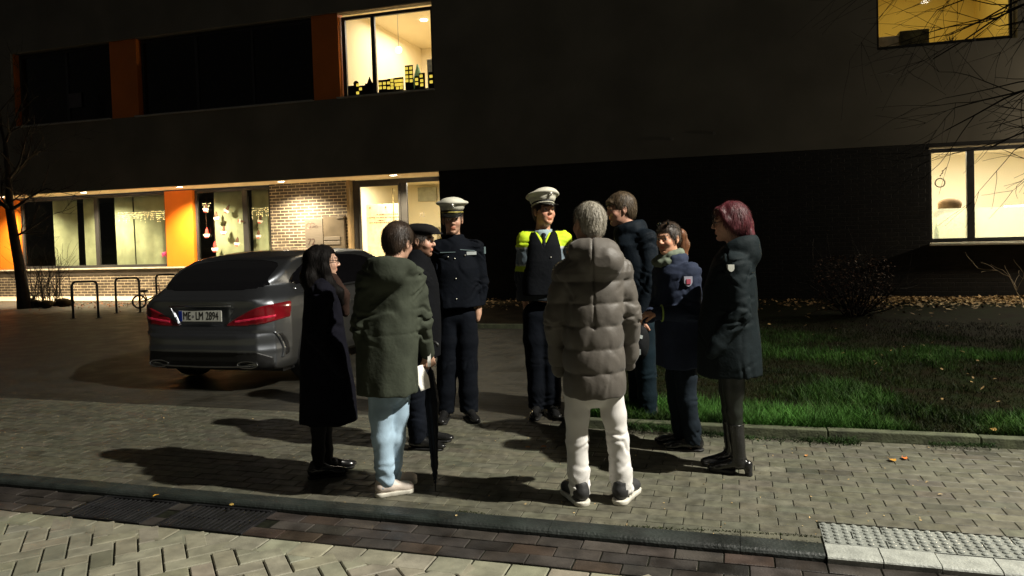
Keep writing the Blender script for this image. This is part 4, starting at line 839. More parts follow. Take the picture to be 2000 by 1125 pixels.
# ================================================================ PEOPLE
def Rz(a): return np.array([[cos(a),-sin(a),0],[sin(a),cos(a),0],[0,0,1.]])
def Rx(a): return np.array([[1.,0,0],[0,cos(a),-sin(a)],[0,sin(a),cos(a)]])
def Ry(a): return np.array([[cos(a),0,sin(a)],[0,1.,0],[-sin(a),0,cos(a)]])
SKIN=M('skin',(.62,.40,.29),.5,var=.07,vs=30,bump=.12,bs=160,attr=True,bd=.003)
class Person:
    def __init__(s,foot,dep,phi,H,label,head,hphi,hpitch=0,hroll=0,group='people standing in a group'):
        s.dep=dep;x,y=foot;g=gnd(x,y);s.pos=np.array([g[0],g[1],0.]);s.dep=depth(s.pos);s.px=x
        base=16.7+math.degrees(math.atan((1000-x)/FPX));s.rz=radians(phi+base);s.R=Rz(s.rz);s.s=H/1.75
        s.root=empty('person',(g[0],g[1],0),s.rz,label,'person',group)
        s.HR=Rz(radians(hphi-phi))@Rx(radians(hpitch))@Ry(radians(hroll));s.head=s.J(*head)
    def L(s,w): return s.R.T@(np.array(w,float)-s.pos)
    def J(s,x,y,dd=0.): return s.L(atd(x,y,s.dep+dd))
    def hp(s,p): return s.head+s.HR@(np.array(p,float)*s.s)
    def skeleton(s,chest,pelvis,sh,el,wr,hip,kn,an):
        """each of sh..an is a pair (person's left, person's right) of local points"""
        s.chest,s.pelvis=chest,pelvis;s.sh,s.el,s.wr,s.hip,s.kn,s.an=sh,el,wr,hip,kn,an;s.neck=s.hp((0,.035,-.155))
    def spine(s,z):
        zs=[-1,s.pelvis[2],s.chest[2],s.neck[2],3];xs=[s.pelvis[0]]*2+[s.chest[0],s.neck[0],s.head[0]];ys=[s.pelvis[1]]*2+[s.chest[1],s.neck[1],s.head[1]]
        return np.interp(z,zs,xs),np.interp(z,zs,ys)
    hands=()
    def bodymesh(s,hands=(),tint=(1,1,1),stub=0.,lip=(1.0,.66,.6),brow=(.3,.22,.17),fat=0.,eyes=True):
        s.hands=hands;k=s.s;h=s.head;pts=np.array(list(s.sh)+list(s.el)+list(s.wr)+list(s.kn)+list(s.an)+[h,s.pelvis,s.chest]);lo=pts.min(0)-.16;hi=pts.max(0)+.2;lo[2]=0.0
        fh=.0042
        F=Fld(fgrid(lo[0],hi[0],.018,h[0]-.125,h[0]+.125,fh),fgrid(lo[1],hi[1],.018,h[1]-.14,h[1]+.14,fh),fgrid(lo[2],hi[2],.02,h[2]-.145,hi[2]-.04,fh))
        F.chain([s.pelvis,(s.pelvis+s.chest)/2,s.chest],[.07*k,.075*k,.085*k],.03)
        for i in (0,1):
            F.cone(s.chest+(0,0,.08*k),s.sh[i],.05*k,.045*k,.04);F.chain([s.sh[i],s.el[i],s.wr[i]],[.040*k,.030*k,.024*k],.02)
            F.cone(s.pelvis,s.hip[i],.06*k,.055*k,.02);F.chain([s.hip[i],s.kn[i],s.an[i]],[.052*k,.036*k,.028*k],.02)
            a=s.an[i];F.cone(a,a+np.array([0,-.03*k,-.045*k]),.030*k,.022*k,.02)
            if not hands or not hands[i]: F.cone(s.wr[i],s.wr[i]+(s.wr[i]-s.el[i])/np.linalg.norm(s.wr[i]-s.el[i])*.05*k,.026*k,.022*k,.02)
        F.cone(s.hp((0,.02,-.06)),s.hp((0,.05,-.21)),(.054+fat*.5)*k,(.062+fat*.6)*k,.03);F.cone(s.hp((0,.05,-.2)),s.chest+(0,0,.05),.06*k,.08*k,.04)
        R=s.HR;E=lambda c,r,kk=.015,op='u':F.ell(s.hp(c),tuple(q*k for q in r),kk*k,op,R)
        C=lambda a,b,r1,r2,kk=.012,op='u':F.cone(s.hp(a),s.hp(b),r1*k,r2*k,kk*k,op)
        E((0,.02,.032),(.076,.095,.084));E((0,-.022,-.022),(.062+fat,.068,.082),.03);E((0,-.035,-.075),(.042+fat,.045,.032),.03);C((-.0,-.066,-.098),(0,-.060,-.092),.020+fat*.5,.02,.025)
        E((.034,-.058,-.028),(.026+fat,.026,.026),.02);E((-.034,-.058,-.028),(.026+fat,.026,.026),.02)
        C((-.03,-.082,.026),(.03,-.082,.026),.010,.010,.02)
        E((.031,-.094,.006),(.017,.012,.011),.012,'s');E((-.031,-.094,.006),(.017,.012,.011),.012,'s')
        if eyes:
            for sx in (1,-1): E((.031*sx,-.0745,.005),(.0125,.0125,.0125),.003);C((.018*sx,-.086,.0145),(.043*sx,-.080,.013),.0035,.003,.006)
        C((0,-.082,.016),(0,-.105,-.020),.0075,.011,.012);E((0,-.103,-.026),(.013,.012,.009),.008);E((.012,-.094,-.028),(.008,.010,.007),.006);E((-.012,-.094,-.028),(.008,.010,.007),.006)
        E((0,-.083,-.056),(.023,.0105,.0055),.008);E((0,-.082,-.066),(.019,.0105,.0065),.008);C((-.022,-.097,-.0605),(.022,-.097,-.0605),.0022,.0022,.003,'s')
        E((0,-.080,-.082),(.018,.008,.006),.01,'s')
        for sx in (1,-1):
            E((.079*sx,.010,-.002),(.009,.019,.031),.006);E((.087*sx,.006,.0),(.006,.010,.018),.004,'s');E((.077*sx,.004,-.030),(.006,.008,.010),.006)
        hR,hh,ks=s.HR,s.head,k;tint=np.array(tint)
        def colf(P):
            q=(P-hh)@hR/ks;c=np.ones((len(P),3))*tint
            m=(np.abs(q[:,0])<.024)&(q[:,1]<-.086)&(q[:,2]<-.0495)&(q[:,2]>-.0735);c[m]=tint*np.array(lip)
            m=(np.abs(np.abs(q[:,0])-.032)<.020)&(q[:,1]<-.065)&(np.abs(q[:,2]-.027-.004*np.cos((np.abs(q[:,0])-.03)*60))<.0055);c[m]=np.array(brow)
            e=np.abs(np.abs(q[:,0])-.031);m=(e<.012)&(q[:,1]<-.075)&(np.abs(q[:,2]-.005)<.0065)&(q[:,1]>-.0905);c[m]=np.array([1.2,1.7,2.2]);m2=m&(e<.0062);c[m2]=np.array([.06,.07,.09])
            if stub>0:
                m=(q[:,1]<.02)&(q[:,2]<-.045+.25*np.clip(q[:,1]+.09,0,1))&(q[:,2]>-.13)&~((np.abs(q[:,0])<.022)&(q[:,1]<-.088)&(q[:,2]>-.073));c[m]=c[m]*(1-stub)+stub*np.array([.35,.27,.22])
            chk=np.exp(-((np.abs(q[:,0])-.038)**2+(q[:,2]+.03)**2)/.0006)*(q[:,1]<-.03);c*=1-chk[:,None]*np.array([0,.14,.12]);return c
        V0=nets(s._cap(F),*F.g);P,Fc=V0;cols=colf(P)
        for i,hd in enumerate(hands or ()):
            if hd:
                w=s.wr[i];G=Fld(grid(w[0]-.15,w[0]+.15,.0042),grid(w[1]-.15,w[1]+.15,.0042),grid(w[2]-.17,w[2]+.13,.0042));hd(G,w,k)
                p2,f2=nets(s._cap(G),*G.g);Fc=np.concatenate([Fc,f2+len(P)]);P=np.concatenate([P,p2]);cols=np.concatenate([cols,np.ones((len(p2),3))*tint])
        o=mk('body',P,Fc,SKIN,s.root,True,cols);s.body=o;return o
    def _cap(s,F):
        V=F.V;V[0]=.5;V[-1]=.5;V[:,0]=.5;V[:,-1]=.5;V[:,:,0]=.5;V[:,:,-1]=.5;return V
    def coat(s,mat,prof,sl=(.075,.062,.048),hem=None,ext=None,disp=None,colf=None,h=.0095,name='coat',sides=(1,1),cuts=None,k=.035,wr=1.,seed=1,slcut=.02,sz=1.0):
        kk=s.s;z=np.array([p[0]*kk for p in prof]);zt=s.neck[2]+.12;arm=[q for i in (0,1) if sides[i] for q in (s.sh[i],s.el[i],s.wr[i])]
        rx=np.array([p[1]*kk for p in prof]);ry=np.array([p[2]*kk for p in prof]);cx,cy=s.spine(z);cx=np.array(cx);cy=np.array(cy)
        cx=cx+np.array([(p[3] if len(p)>3 else 0)*kk for p in prof]);cy=cy+np.array([(p[4] if len(p)>3 else 0)*kk for p in prof])
        lo=np.min([np.min(arm,0)-.11]+[np.array([min(cx-rx),min(cy-ry),z[0]])-.04],0);hi=np.max([np.max(arm,0)+.12]+[np.array([max(cx+rx),max(cy+ry),max(z[-1],zt)])+.05],0)
        F=Fld(grid(lo[0],hi[0],h),grid(lo[1],hi[1],h),grid(lo[2],hi[2],h));F.loft(z,rx,ry,cx,cy,.02)
        for i in (0,1):
            if sides[i]:
                e=s.wr[i]-s.el[i];F.cone(s.chest+(0,0,.07*kk),s.sh[i],.09*kk,sl[0]*kk,.06);F.chain([s.sh[i],s.el[i],s.wr[i]],[q*kk for q in sl],k*sz)
                if not (s.hands and s.hands[i]): F.cone(s.wr[i],s.wr[i]+e/np.linalg.norm(e)*.075*kk,sl[2]*kk,sl[2]*.75*kk,.012)
        if ext: ext(F,s)
        if cuts: F.cut(cuts)
        zh=z[0]
        if hem is not False: F.cut(lambda X,Y,Z:zh+.008-Z+.006*np.sin(9*X+seed)+.006*np.sin(11*Y))
        el=s.el
        folds=[];R_=np.random.default_rng(seed*7+1)
        for q_ in (s.el[0],s.el[1],s.sh[0],s.sh[1]):
            for j in range(7): folds.append((q_+R_.normal(0,.045,3),R_.normal(0,1,3)*np.array([.6,.6,1.2]),R_.uniform(60,110),.0065*wr))
        cz=s.pelvis[2]
        for j in range(14): folds.append((np.array([s.pelvis[0]+R_.choice([-1,1])*rx.mean()*R_.uniform(.2,1),s.pelvis[1]+R_.choice([-1,1])*ry.mean()*R_.uniform(.3,1),R_.uniform(z[0],s.sh[0][2]-.05)]),R_.normal(0,1,3)*np.array([1,1,.35]),R_.uniform(35,70),.006*wr))
        def dd(X,Y,Z):
            o=wob(X,Y,Z,seed,7.,.0045*wr,(1,1,.6))+ridge(X,Y,Z,seed+9,13.,.0055*wr,(1,1,.35))*np.clip((1.5*kk-Z)*3,0,1)
            for (c_,d_,f_,a_) in folds:
                d_=d_/np.linalg.norm(d_);u=(X-c_[0])*d_[0]+(Y-c_[1])*d_[1]+(Z-c_[2])*d_[2];rr=(X-c_[0])**2+(Y-c_[1])**2+(Z-c_[2])**2
                u=u+.012*np.sin(f_*.35*(X+Y+Z));o=o+a_*np.exp(-rr/.007)*(1.0*np.exp(-(u-.022)**2/.00022)-1.1*np.exp(-u*u/.00010)+.7*np.exp(-(u+.02)**2/.0002))
            return np.clip(o,-.015,.018)
        F.disp(dd)
        if disp: F.disp(disp)
        return F.build(name,mat,s.root,colf)
    def trousers(s,mat,r=(.088,.068,.062),h=.0095,seed=3,top=.98,wr=1.,colf=None,flare=0.,name='trousers',stack=1.):
        k=s.s;pts=np.array([*s.hip,*s.kn,*s.an]);lo=pts.min(0)-.14;hi=pts.max(0)+.14;lo[2]=.02;hi[2]=top*k+.02
        F=Fld(grid(lo[0],hi[0],h),grid(lo[1],hi[1],h),grid(lo[2],hi[2],h));F.cone(s.pelvis-(0,0,.03),(s.hip[0]+s.hip[1])/2-(0,0,0.0),.10*k,.10*k,.03)
        for i in (0,1):
            kn=s.kn[i];an=s.an[i]-np.array([0,0,.03*k]);F.chain([s.hip[i],s.hip[i]*.5+kn*.5,kn,kn*.45+an*.55,an],[r[0]*k,(r[0]+r[1])*.52*k,r[1]*k,(r[1]+r[2])*.5*k,(r[2]+flare)*k],.022)
            az=s.an[i][2]-.035*k
        F.cut(lambda X,Y,Z:.055*k-Z)
        an=s.an
        R_=np.random.default_rng(seed*5);folds=[]
        for i in (0,1):
            for j in range(7):
                t=(.05,.45,.5,.55,.8,.9,.97)[j];q=s.hip[i]*(1-2*t)+s.kn[i]*2*t if t<.5 else s.kn[i]*(2-2*t)+s.an[i]*(2*t-1)
                folds.append((q+R_.normal(0,.035,3)*np.array([1,1,.8]),R_.normal(0,1,3)*np.array([.5,.5,1.]),R_.uniform(70,120),.0065*wr))
        def dd(X,Y,Z):
            o=wob(X,Y,Z,seed,8.,.004*wr,(1,1,.3))+ridge(X,Y,Z,seed+3,16.,.0055*wr,(1,1,.2))
            lowz=np.clip((.22*k-Z)/(.14*k),0,1);o=o+lowz*.0038*stack*(1-2*np.abs(np.sin(Z*48+X*22+Y*17+2.2*np.sin(X*26+Y*19+seed))))
            for (c_,d_,f_,a_) in folds:
                d_=d_/np.linalg.norm(d_);u=(X-c_[0])*d_[0]+(Y-c_[1])*d_[1]+(Z-c_[2])*d_[2];rr=(X-c_[0])**2+(Y-c_[1])**2+(Z-c_[2])**2
                u=u+.010*np.sin(f_*.35*(X+Y+Z));o=o+a_*np.exp(-rr/.006)*(1.0*np.exp(-(u-.02)**2/.0002)-1.1*np.exp(-u*u/.00010)+.6*np.exp(-(u+.018)**2/.0002))
            return np.clip(o,-.015,.018)
        F.disp(dd);return F.build(name,mat,s.root,colf)
    def shoes(s,kind,mat,sole,dirs,k=None,h=.0055,off=(0,0)):
        k=k or s.s
        for i in (0,1):
            a=s.an[i];d=radians(dirs[i]);R=Rz(d);p0=np.array([a[0],a[1],0.])
            T=lambda q:p0+R@(np.array(q,float)*k)
            F=Fld(grid(a[0]-.26,a[0]+.26,h),grid(a[1]-.26,a[1]+.26,h),grid(-.005,.34 if kind=='boot' else .17,h))
            if kind=='sneaker':
                F.cone(T((0,.03,.065)),T((0,-.02,.075)),.045*k,.045*k);F.cone(T((0,-.02,.07)),T((.0,-.15,.048)),.045*k,.038*k,.03);F.ell(T((0,-.155,.045)),(.046*k,.055*k,.035*k),.02,'u',R);F.cone(T((0,.035,.08)),T((0,.03,.11)),.042*k,.040*k)
                F.cone(T((0,-.05,.10)),T((0,-.13,.075)),.016*k,.012*k,.012)
            elif kind=='boot':
                kv=(s.kn[i]-a)/np.linalg.norm(s.kn[i]-a);F.cone(T((0,.0,.09)),a+kv*.20*k,.046*k,.053*k,.03);F.cone(T((0,0,.08)),T((0,-.14,.035)),.042*k,.030*k,.03);F.ell(T((0,-.15,.032)),(.038*k,.06*k,.028*k),.02,'u',R)
                F.cone(T((0,.055,.07)),T((0,.06,.012)),.032*k,.022*k,.01)
            else:
                F.cone(T((0,.035,.055)),T((0,-.03,.06)),.040*k,.040*k);F.cone(T((0,-.03,.058)),T((0,-.155,.036)),.038*k,.028*k,.03);F.ell(T((0,-.165,.032)),(.040*k,.06*k,.026*k),.02,'u',R);F.cone(T((0,.035,.06)),T((0,.03,.10)),.036*k,.034*k)
            F.cut(lambda X,Y,Z:.020-Z);F.disp(lambda X,Y,Z:ridge(X,Y,Z,i+5,38.,.0016))
            sh=F.build('shoe' if kind!='boot' else 'boot',mat,s.root)
            G=Fld(grid(a[0]-.26,a[0]+.26,h),grid(a[1]-.26,a[1]+.26,h),grid(-.006,.06,.004));w=1.06 if kind=='sneaker' else 1.
            if kind!='boot':
                G.cone(T((0,.035,.02)),T((0,-.05,.02)),.046*k*w,.043*k*w,.01);G.cone(T((0,-.05,.02)),T((.0,-.16,.02)),.043*k*w,.047*k*w,.01);zt=.030 if kind=='sneaker' else .018
            else:
                G.cone(T((0,-.06,.02)),T((0,-.16,.02)),.037*k,.042*k,.01);zt=.014;G.cone(T((0,.06,.03)),T((0,.06,0)),.023*k,.025*k,.005)
            G.cut(lambda X,Y,Z:np.maximum(Z-(zt if kind!='boot' else .03),.0-Z+.0005));G.build('sole',sole,sh)
    def hair(s,mat,fn=None,fz=.058,sl=.85,back=-.085,th=.010,h=.0052,seed=2,amp=.0035,shift=(0,0,0),streak=(1,1,.35),name='hair',ears=True,lo=(-.17,-.18,-.16),hi=(.17,.2,.2),extra=None,nst=2600,sl_=.034):
        k=s.s;c=s.hp((0,.02,0));F=Fld(grid(c[0]+lo[0],c[0]+hi[0],h),grid(c[1]+lo[1],c[1]+hi[1],h),grid(c[2]+lo[2],c[2]+hi[2],h));R=s.HR
        F.ell(s.hp((shift[0],.022+shift[1],.036+shift[2])),((.079+th)*k,(.097+th)*k,(.086+th)*k),.01,'u',R);F.ell(s.hp((0,.05,-.02)),((.066+th)*k,(.062+th)*k,(.07+th)*k),.03,'u',R)
        hd,kk=s.head,k
        def cf(X,Y,Z):
            x=X-hd[0];y=Y-hd[1];z=Z-hd[2];lx,ly,lz=[(R[0][i]*x+R[1][i]*y+R[2][i]*z)/kk for i in range(3)]
            line=np.where(ly<-.02,fz-(ly+.08)*sl*.25,(fz-.015)-(ly+.02)*sl*1.6);line=np.maximum(line,back)
            side=np.where((np.abs(lx)>.055)&(ly>-.055)&(ly<.0),-.012,line) if ears else line
            return (np.minimum(line,side)-lz)*kk
        F.cut(cf,.012)
        if ears:
            for sx in (1,-1): F.ell(s.hp((.088*sx,.008,-.008)),(.02*k,.024*k,.032*k),.008,'s',R)
        if fn: fn(F,s)
        F.disp(lambda X,Y,Z:ridge(X,Y,Z,seed,42.,amp,streak)+wob(X,Y,Z,seed+4,22.,amp*.9));P,Fc=nets(s._cap(F),*F.g)
        rr=np.random.default_rng(seed);i=rr.integers(0,len(P),nst);B=P[i];c0=s.hp((0,.02,.02));N_=B-c0;N_[:,2]*=.7;N_/=np.linalg.norm(N_,axis=1)[:,None]
        back_=s.HR@np.array([0,.5,0.]);g=np.array([0,0,-1.])+back_*.7+rr.normal(0,.28,(nst,3));g-=N_*(g*N_).sum(1)[:,None];g/=np.linalg.norm(g,axis=1)[:,None]+1e-6
        L_=rr.uniform(.6,1.3,(nst,1))*sl_;W_=np.cross(g,N_)*.0009;V=[]
        for t,l in ((0,-.001),(.4,.0035),(.75,.0045),(1.,.005)): q=B+g*L_*t+N_*(l*rr.uniform(.4,1.7,(nst,1)));w=W_*(1-.75*t);V+= [q-w,q+w]
        V=np.stack(V,1).reshape(-1,3);f2=np.array([(0,1,3,2),(2,3,5,4),(4,5,7,6)])[None]+np.arange(nst)[:,None,None]*8
        return mk(name,np.concatenate([P,V]),np.concatenate([Fc,f2.reshape(-1,4)+len(P)]),mat,s.root,True)
    def glasses(s,mat,r=.021):
        m=MB()
        for sx in (1,-1):
            m.tube([s.hp((sx*.032+(r*1.15)*cos(t),-.100+.012*abs(cos(t))*(1 if cos(t)*sx>0 else 0),.004+r*.85*sin(t))) for t in np.linspace(0,2*pi,17)],.0022*s.s*1.2,5,False)
            m.tube([s.hp((sx*.056,-.090,.008)),s.hp((sx*.079,-.05,.010)),s.hp((sx*.083,.01,.006))],.0025*s.s,5)
        m.tube([s.hp((-.009,-.101,.008)),s.hp((.009,-.101,.008))],.0022*s.s,5);return m.build('glasses',mat,s.root,True)
def hand_open(dirv,palm,curl=.5,side=1,spread=.02):
    """returns a builder: dirv finger direction, palm = palm normal (fingers curl towards it), side: thumb side sign"""
    d=np.array(dirv,float);d/=np.linalg.norm(d);n=np.array(palm,float);n-=d*(n@d);n/=np.linalg.norm(n);t=np.cross(d,n)*side
    def f(G,w,k):
        for j in range(4):
            o=(j-1.5)*.0195*k;b=w+d*.02*k-t*o*.7;e=w+d*(.088-.004*abs(j-1.2))*k-t*o;G.cone(b,e,.014*k,.0115*k,.012*k)
            L=(.040,.046,.043,.033)[j]*k;a=e;cu=curl
            for q in range(3):
                ang=cu*(q+1)*.75;v=d*cos(ang)+n*sin(ang)-t*(j-1.5)*spread;b2=a+v*L*(1,.62,.48)[q];G.cone(a,b2,(.0098-.001*q)*k,(.009-.001*q)*k,.003*k);a=b2
        a=w+d*.03*k+t*.028*k;b=w+d*.068*k+t*.048*k+n*.018*k;c=b+(d*.8+t*.15+n*.6)*.03*k;G.cone(w+d*.01*k+t*.012*k,a,.016*k,.015*k,.01*k);G.cone(a,b,.0135*k,.011*k,.006*k);G.cone(b,c,.0105*k,.0085*k,.004*k)
        G.cone(w-d*.04*k,w+d*.02*k,.025*k,.023*k,.012*k)
    return f
def snap(o,c,n,r=.02):
    V=np.empty(len(o.data.vertices)*3,np.float32);o.data.vertices.foreach_get('co',V);V=V.reshape(-1,3);n=np.array(n,float);n/=np.linalg.norm(n);c=np.array(c,float)
    d=V-c;t=d@n;q=np.linalg.norm(d-t[:,None]*n,axis=1);m=q<r
    return c+n*(t[m].max() if m.any() else 0)
def patchquad(s,c,w,h_,mat,name,parent,nrm=(0,-1,0),up=(0,0,1),th=.004):
    n=np.array(nrm,float);n/=np.linalg.norm(n);u=np.array(up,float);u-=n*(u@n);u/=np.linalg.norm(u);r=np.cross(u,n);m=MB();c=np.array(c,float)
    pts=[(-1,1),(1,1),(1,-.2),(.6,-.75),(0,-1),(-.6,-.75),(-1,-.2)] if name=='badge' else [(-1,1),(1,1),(1,-1),(-1,-1)]
    k=len(pts);v=[c+r*a*w/2+u*b*h_/2+n*q for q in (-.03,th) for a,b in pts];m.add(v,[tuple(range(k))[::-1],tuple(range(k,2*k))]+[(i,(i+1)%k,(i+1)%k+k,i+k) for i in range(k)])
    return m.build(name,mat,parent)
mHairBlk=M('hair_black',(.006,.005,.0045),.6,spec=.07,var=.35,vs=60,bump=.5,bs=120,stretch=(1,1,.2))
mHairBrn=M('hair_dark_brown',(.045,.028,.018),.45,var=.35,vs=60,bump=.5,bs=120,stretch=(1,1,.2))
mHairGry=M('hair_grey',(.50,.46,.38),.5,var=.4,vs=60,bump=.6,bs=120,stretch=(1,1,.25),col2=(.16,.14,.10))
mHairFair=M('hair_fair_brown',(.085,.058,.032),.5,var=.35,vs=60,bump=.5,bs=120,stretch=(1,1,.25))
mHairRed=M('hair_wine_red',(.10,.010,.016),.52,var=.35,vs=40,bump=.5,bs=110,stretch=(1,1,.2),col2=(.05,.008,.012))
mHairPony=M('hair_auburn',(.15,.06,.025),.45,var=.35,vs=50,bump=.5,bs=110,stretch=(1,1,.2))
mFrm=M('spectacle_frame',(.008,.008,.008),.25)
mBlkSh=M('black_leather',(.014,.014,.014),.22,var=.2,vs=9,coat=.4,bump=.15,bs=60)
mSoleB=M('black_sole',(.01,.01,.01),.6);mSoleW=M('white_sole',(.75,.72,.62),.6)
def fab(n,c,r=.85,b=.45,bs=32,v=.15,**k): return M(n,c,r,bump=.45,bs=32,var=v,vs=6,bd=.008,sheen=.0,spec=.12,**k)
# ---- 1 woman in long black coat
p=Person((632,930),0,100,1.58,'long haired woman with glasses in a knee-length black coat beside the car',(634,511),98,2)
J=p.J;p.skeleton(J(630,592),J(634,705),(J(630,573,.15),J(630,573,-.15)),(J(620,655,.2),J(616,655,-.2)),(J(662,706,.17),J(656,712,-.17)),(J(632,745,.07),J(628,745,-.06)),(J(634,838,.08),J(622,838,-.05)),(J(640,903,.10),J(621,908,-.03)))
p.bodymesh(tint=(1.05,1.,.95),lip=(1.,.6,.58))
def hx(F,s):
    c=s.hp
    for (x,y0) in ((0,.10),(.05,.09),(-.05,.09)): F.chain([c((x,y0,.03)),c((x*1.1,y0+.015,-.12)),c((x*1.3,y0+.0,-.24))],[.045,.05,.035],.04)
    for sx in (1,-1): F.chain([c((.066*sx,.01,.04)),c((.082*sx,.02,-.06)),c((.085*sx,-.01,-.16)),c((.075*sx,-.085,-.23)),c((.062*sx,-.12,-.31))],[.03,.036,.042,.038,.020],.035)
p.hair(mHairBlk,hx,fz=.062,lo=(-.2,-.24,-.42),hi=(.2,.26,.2),ears=False,amp=.006,seed=11,sl_=.07)
p.glasses(mFrm,.020)
p.coat(fab('coat_black_wool',(.005,.005,.009),.95),[(.40,.195,.215,0,-.01),(.62,.195,.205,0,-.01),(.92,.185,.18),(1.12,.17,.15),(1.32,.18,.13),(1.42,.14,.11),(1.50,.075,.075)],seed=2,wr=1.1,k=.014,
    ext=lambda F,s:(F.chain([s.neck+np.array([.08*cos(t),.08*sin(t)-.01,-.0]) for t in np.linspace(0,2*pi,9)],[.035]*9,.03)))
F=Fld(grid(-.3,.3,.009),grid(-.35,.3,.009),grid(.9,1.45,.009));n_=p.neck;F.chain([n_+np.array([.05,-.075,.02]),n_+np.array([.035,-.135,-.10]),n_+np.array([.03,-.16,-.22])],[.042,.05,.025],.03);F.chain([n_+np.array([-.05,-.075,.02]),n_+np.array([-.035,-.135,-.10]),n_+np.array([-.03,-.16,-.22])],[.042,.05,.025],.03)
F.disp(lambda X,Y,Z:ridge(X,Y,Z,4,50.,.006,(1,1,.5)));F.build('scarf',fab('scarf_brown',(.035,.02,.015),.95,.5,120),p.root)
p.trousers(fab('tights_black',(.01,.01,.012),.7),(.072,.052,.040),seed=5,wr=.25,top=.8,stack=.1,name='tights')
p.shoes('dress',mBlkSh,mSoleB,(0,-8))
# ---- 2 man in green parka
p=Person((765,968),0,152,1.72,'man in green hooded parka, light blue jeans and white sneakers, seen from behind',(779,473),142,10,-6)
J=p.J;p.skeleton(J(760,585,.02),J(756,715,.0),(J(722,545,-.03),J(803,545,.05)),(J(706,640,-.03),J(822,630,.08)),(J(722,715,.10),J(835,690,.17)),(J(742,765,-.02),J(780,765,.07)),(J(746,855,-.02),J(772,855,.07)),(J(753,938,.0),J(764,930,.14)))
toh=p.L(atd(840,712,p.dep+.19))
p.bodymesh(hands=(None,hand_open((toh-p.wr[1]),p.R.T@np.array([-.5,.6,.0]),1.15,-1)),tint=(1.,.92,.88))
p.hair(mHairBrn,fz=.06,seed=21,back=-.095)
def hood(cen,ry,rz_,drop,back=.10,q=1.0):
    def f(F,s):
        n=s.neck;F.chain([n+np.array([.115*cos(t)*q,.10*sin(t)*q+.01,(.035*sin(t) if sin(t)>0 else .05*sin(t))+cen]) for t in np.linspace(-.6,pi+.6,11)],[.040]*11,.03)
        F.ell(n+np.array([0,back,drop]),(.135*q,.075*q,.095*q),.04);F.ell(n+np.array([0,back*.55,drop+.12]),(.085*q,.055,.03),.03,'s')
    return f
def dgreen(X,Y,Z): return -.004*np.exp(-((Z-1.02)/.006)**2)+.006*np.exp(-((X+.02)/.05)**2)*np.sin(Z*20)*.5
p.coat(fab('parka_olive',(.050,.058,.042),.8,.3,220),[(.645,.195,.17),(.85,.190,.165),(1.05,.185,.16),(1.25,.185,.15),(1.38,.17,.13),(1.45,.12,.10),(1.50,.08,.08)],(.080,.064,.052),seed=7,wr=1.9,k=.012,ext=hood(-.01,0,0,-.05,.10),disp=dgreen)
p.trousers(M('jeans_light_blue',(.42,.58,.72),.9,bump=.4,bs=200,var=.22,vs=5,stretch=(1,1,.5),bd=.003),(.074,.062,.056),seed=8,wr=1.1,stack=1.5)
p.shoes('sneaker',M('sneaker_white',(.72,.62,.54),.5,var=.06,bump=.2,bs=60),mSoleW,(-52,-40),k=p.s*.86)
m=MB();m.tube([p.sh[1]*.3+p.neck*.7,p.sh[1]*.3+p.neck*.7],[.001,.001],3)
# umbrella
ub=gnd(851,960,.0);ut=atd(840,700,p.dep+.20);ax=ut-ub;Lu=np.linalg.norm(ax);g=empty('umbrella',tuple(ub),0,'long black furled umbrella with its tip on the pavement beside the green parka','umbrella')
m=MB();f=lambda t:ax*t;m.tube([f(0),f(.07)],[.003,.005],6);m.tube([f(.90),f(1.02)],[.006,.006],6);m.build('shaft',mTube,g)
F=Fld(grid(-.09+min(0,ax[0]),max(0,ax[0])+.09,.006),grid(-.09+min(0,ax[1]),max(0,ax[1])+.09,.006),grid(0.,1.0,.008));F.chain([f(.07),f(.20),f(.45),f(.66),f(.74),f(.90)],[.008,.020,.030,.042,.036,.016],.01)
F.disp(lambda X,Y,Z:.005*np.sin(7*np.arctan2(Y-ax[1]*Z/ax[2],X-ax[0]*Z/ax[2])+Z*7));F.build('canopy',fab('umbrella_cloth',(.012,.014,.02),.5,.2,100),g)
m=MB();t3=f(1.02);m.tube([t3,t3+np.array([0,0,.05])]+[t3+np.array([.03-.03*cos(a),0,.06+.03*sin(a)]) for a in np.linspace(.3,pi,6)],.011,8);m.build('handle',mBlkP,g,True)
# face mask & paper in his hand
h=atd(823,738,p.dep+.06);m=MB();n=8;v=[];
for i in range(n+1):
    for j in range(5):
        a=(i/n-.5)*1.6;w=.5-abs(i/n-.5)*.35;v.append(h+r_*(.026*sin(a*1.3)+(j/4-.5)*.095*w*1.4)+np.array([0,0,-.075*(i/n-.5)*2.])+fw*(.012*cos(a*2)+.028*(j-2)))
m.add(v,[(i*5+j,i*5+j+1,(i+1)*5+j+1,(i+1)*5+j) for i in range(n) for j in range(4)]);o=m.build('face_mask',M('mask_white',(.85,.84,.78),.8,bump=.2,bs=60),None,True);md=o.modifiers.new('thick','SOLIDIFY');md.thickness=.003
tag(o,'white folded face mask dangling from the hand of the man in the green parka','face mask')
pts=[atd(838,688+i*4,p.dep+.13)+r_*.002*(i%2) for i in range(8)];m=MB();v=[q+r_*s_*.010+fw*(.004*sin(i)) for i,q in enumerate(pts) for s_ in (-1,1)];m.add(v,[(2*i,2*i+1,2*i+3,2*i+2) for i in range(7)])
o=m.build('folded_paper',M('paper_white',(.8,.8,.75),.8),None);md=o.modifiers.new('thick','SOLIDIFY');md.thickness=.004;tag(o,'thin white folded paper sticking up from the fist holding the umbrella','paper')
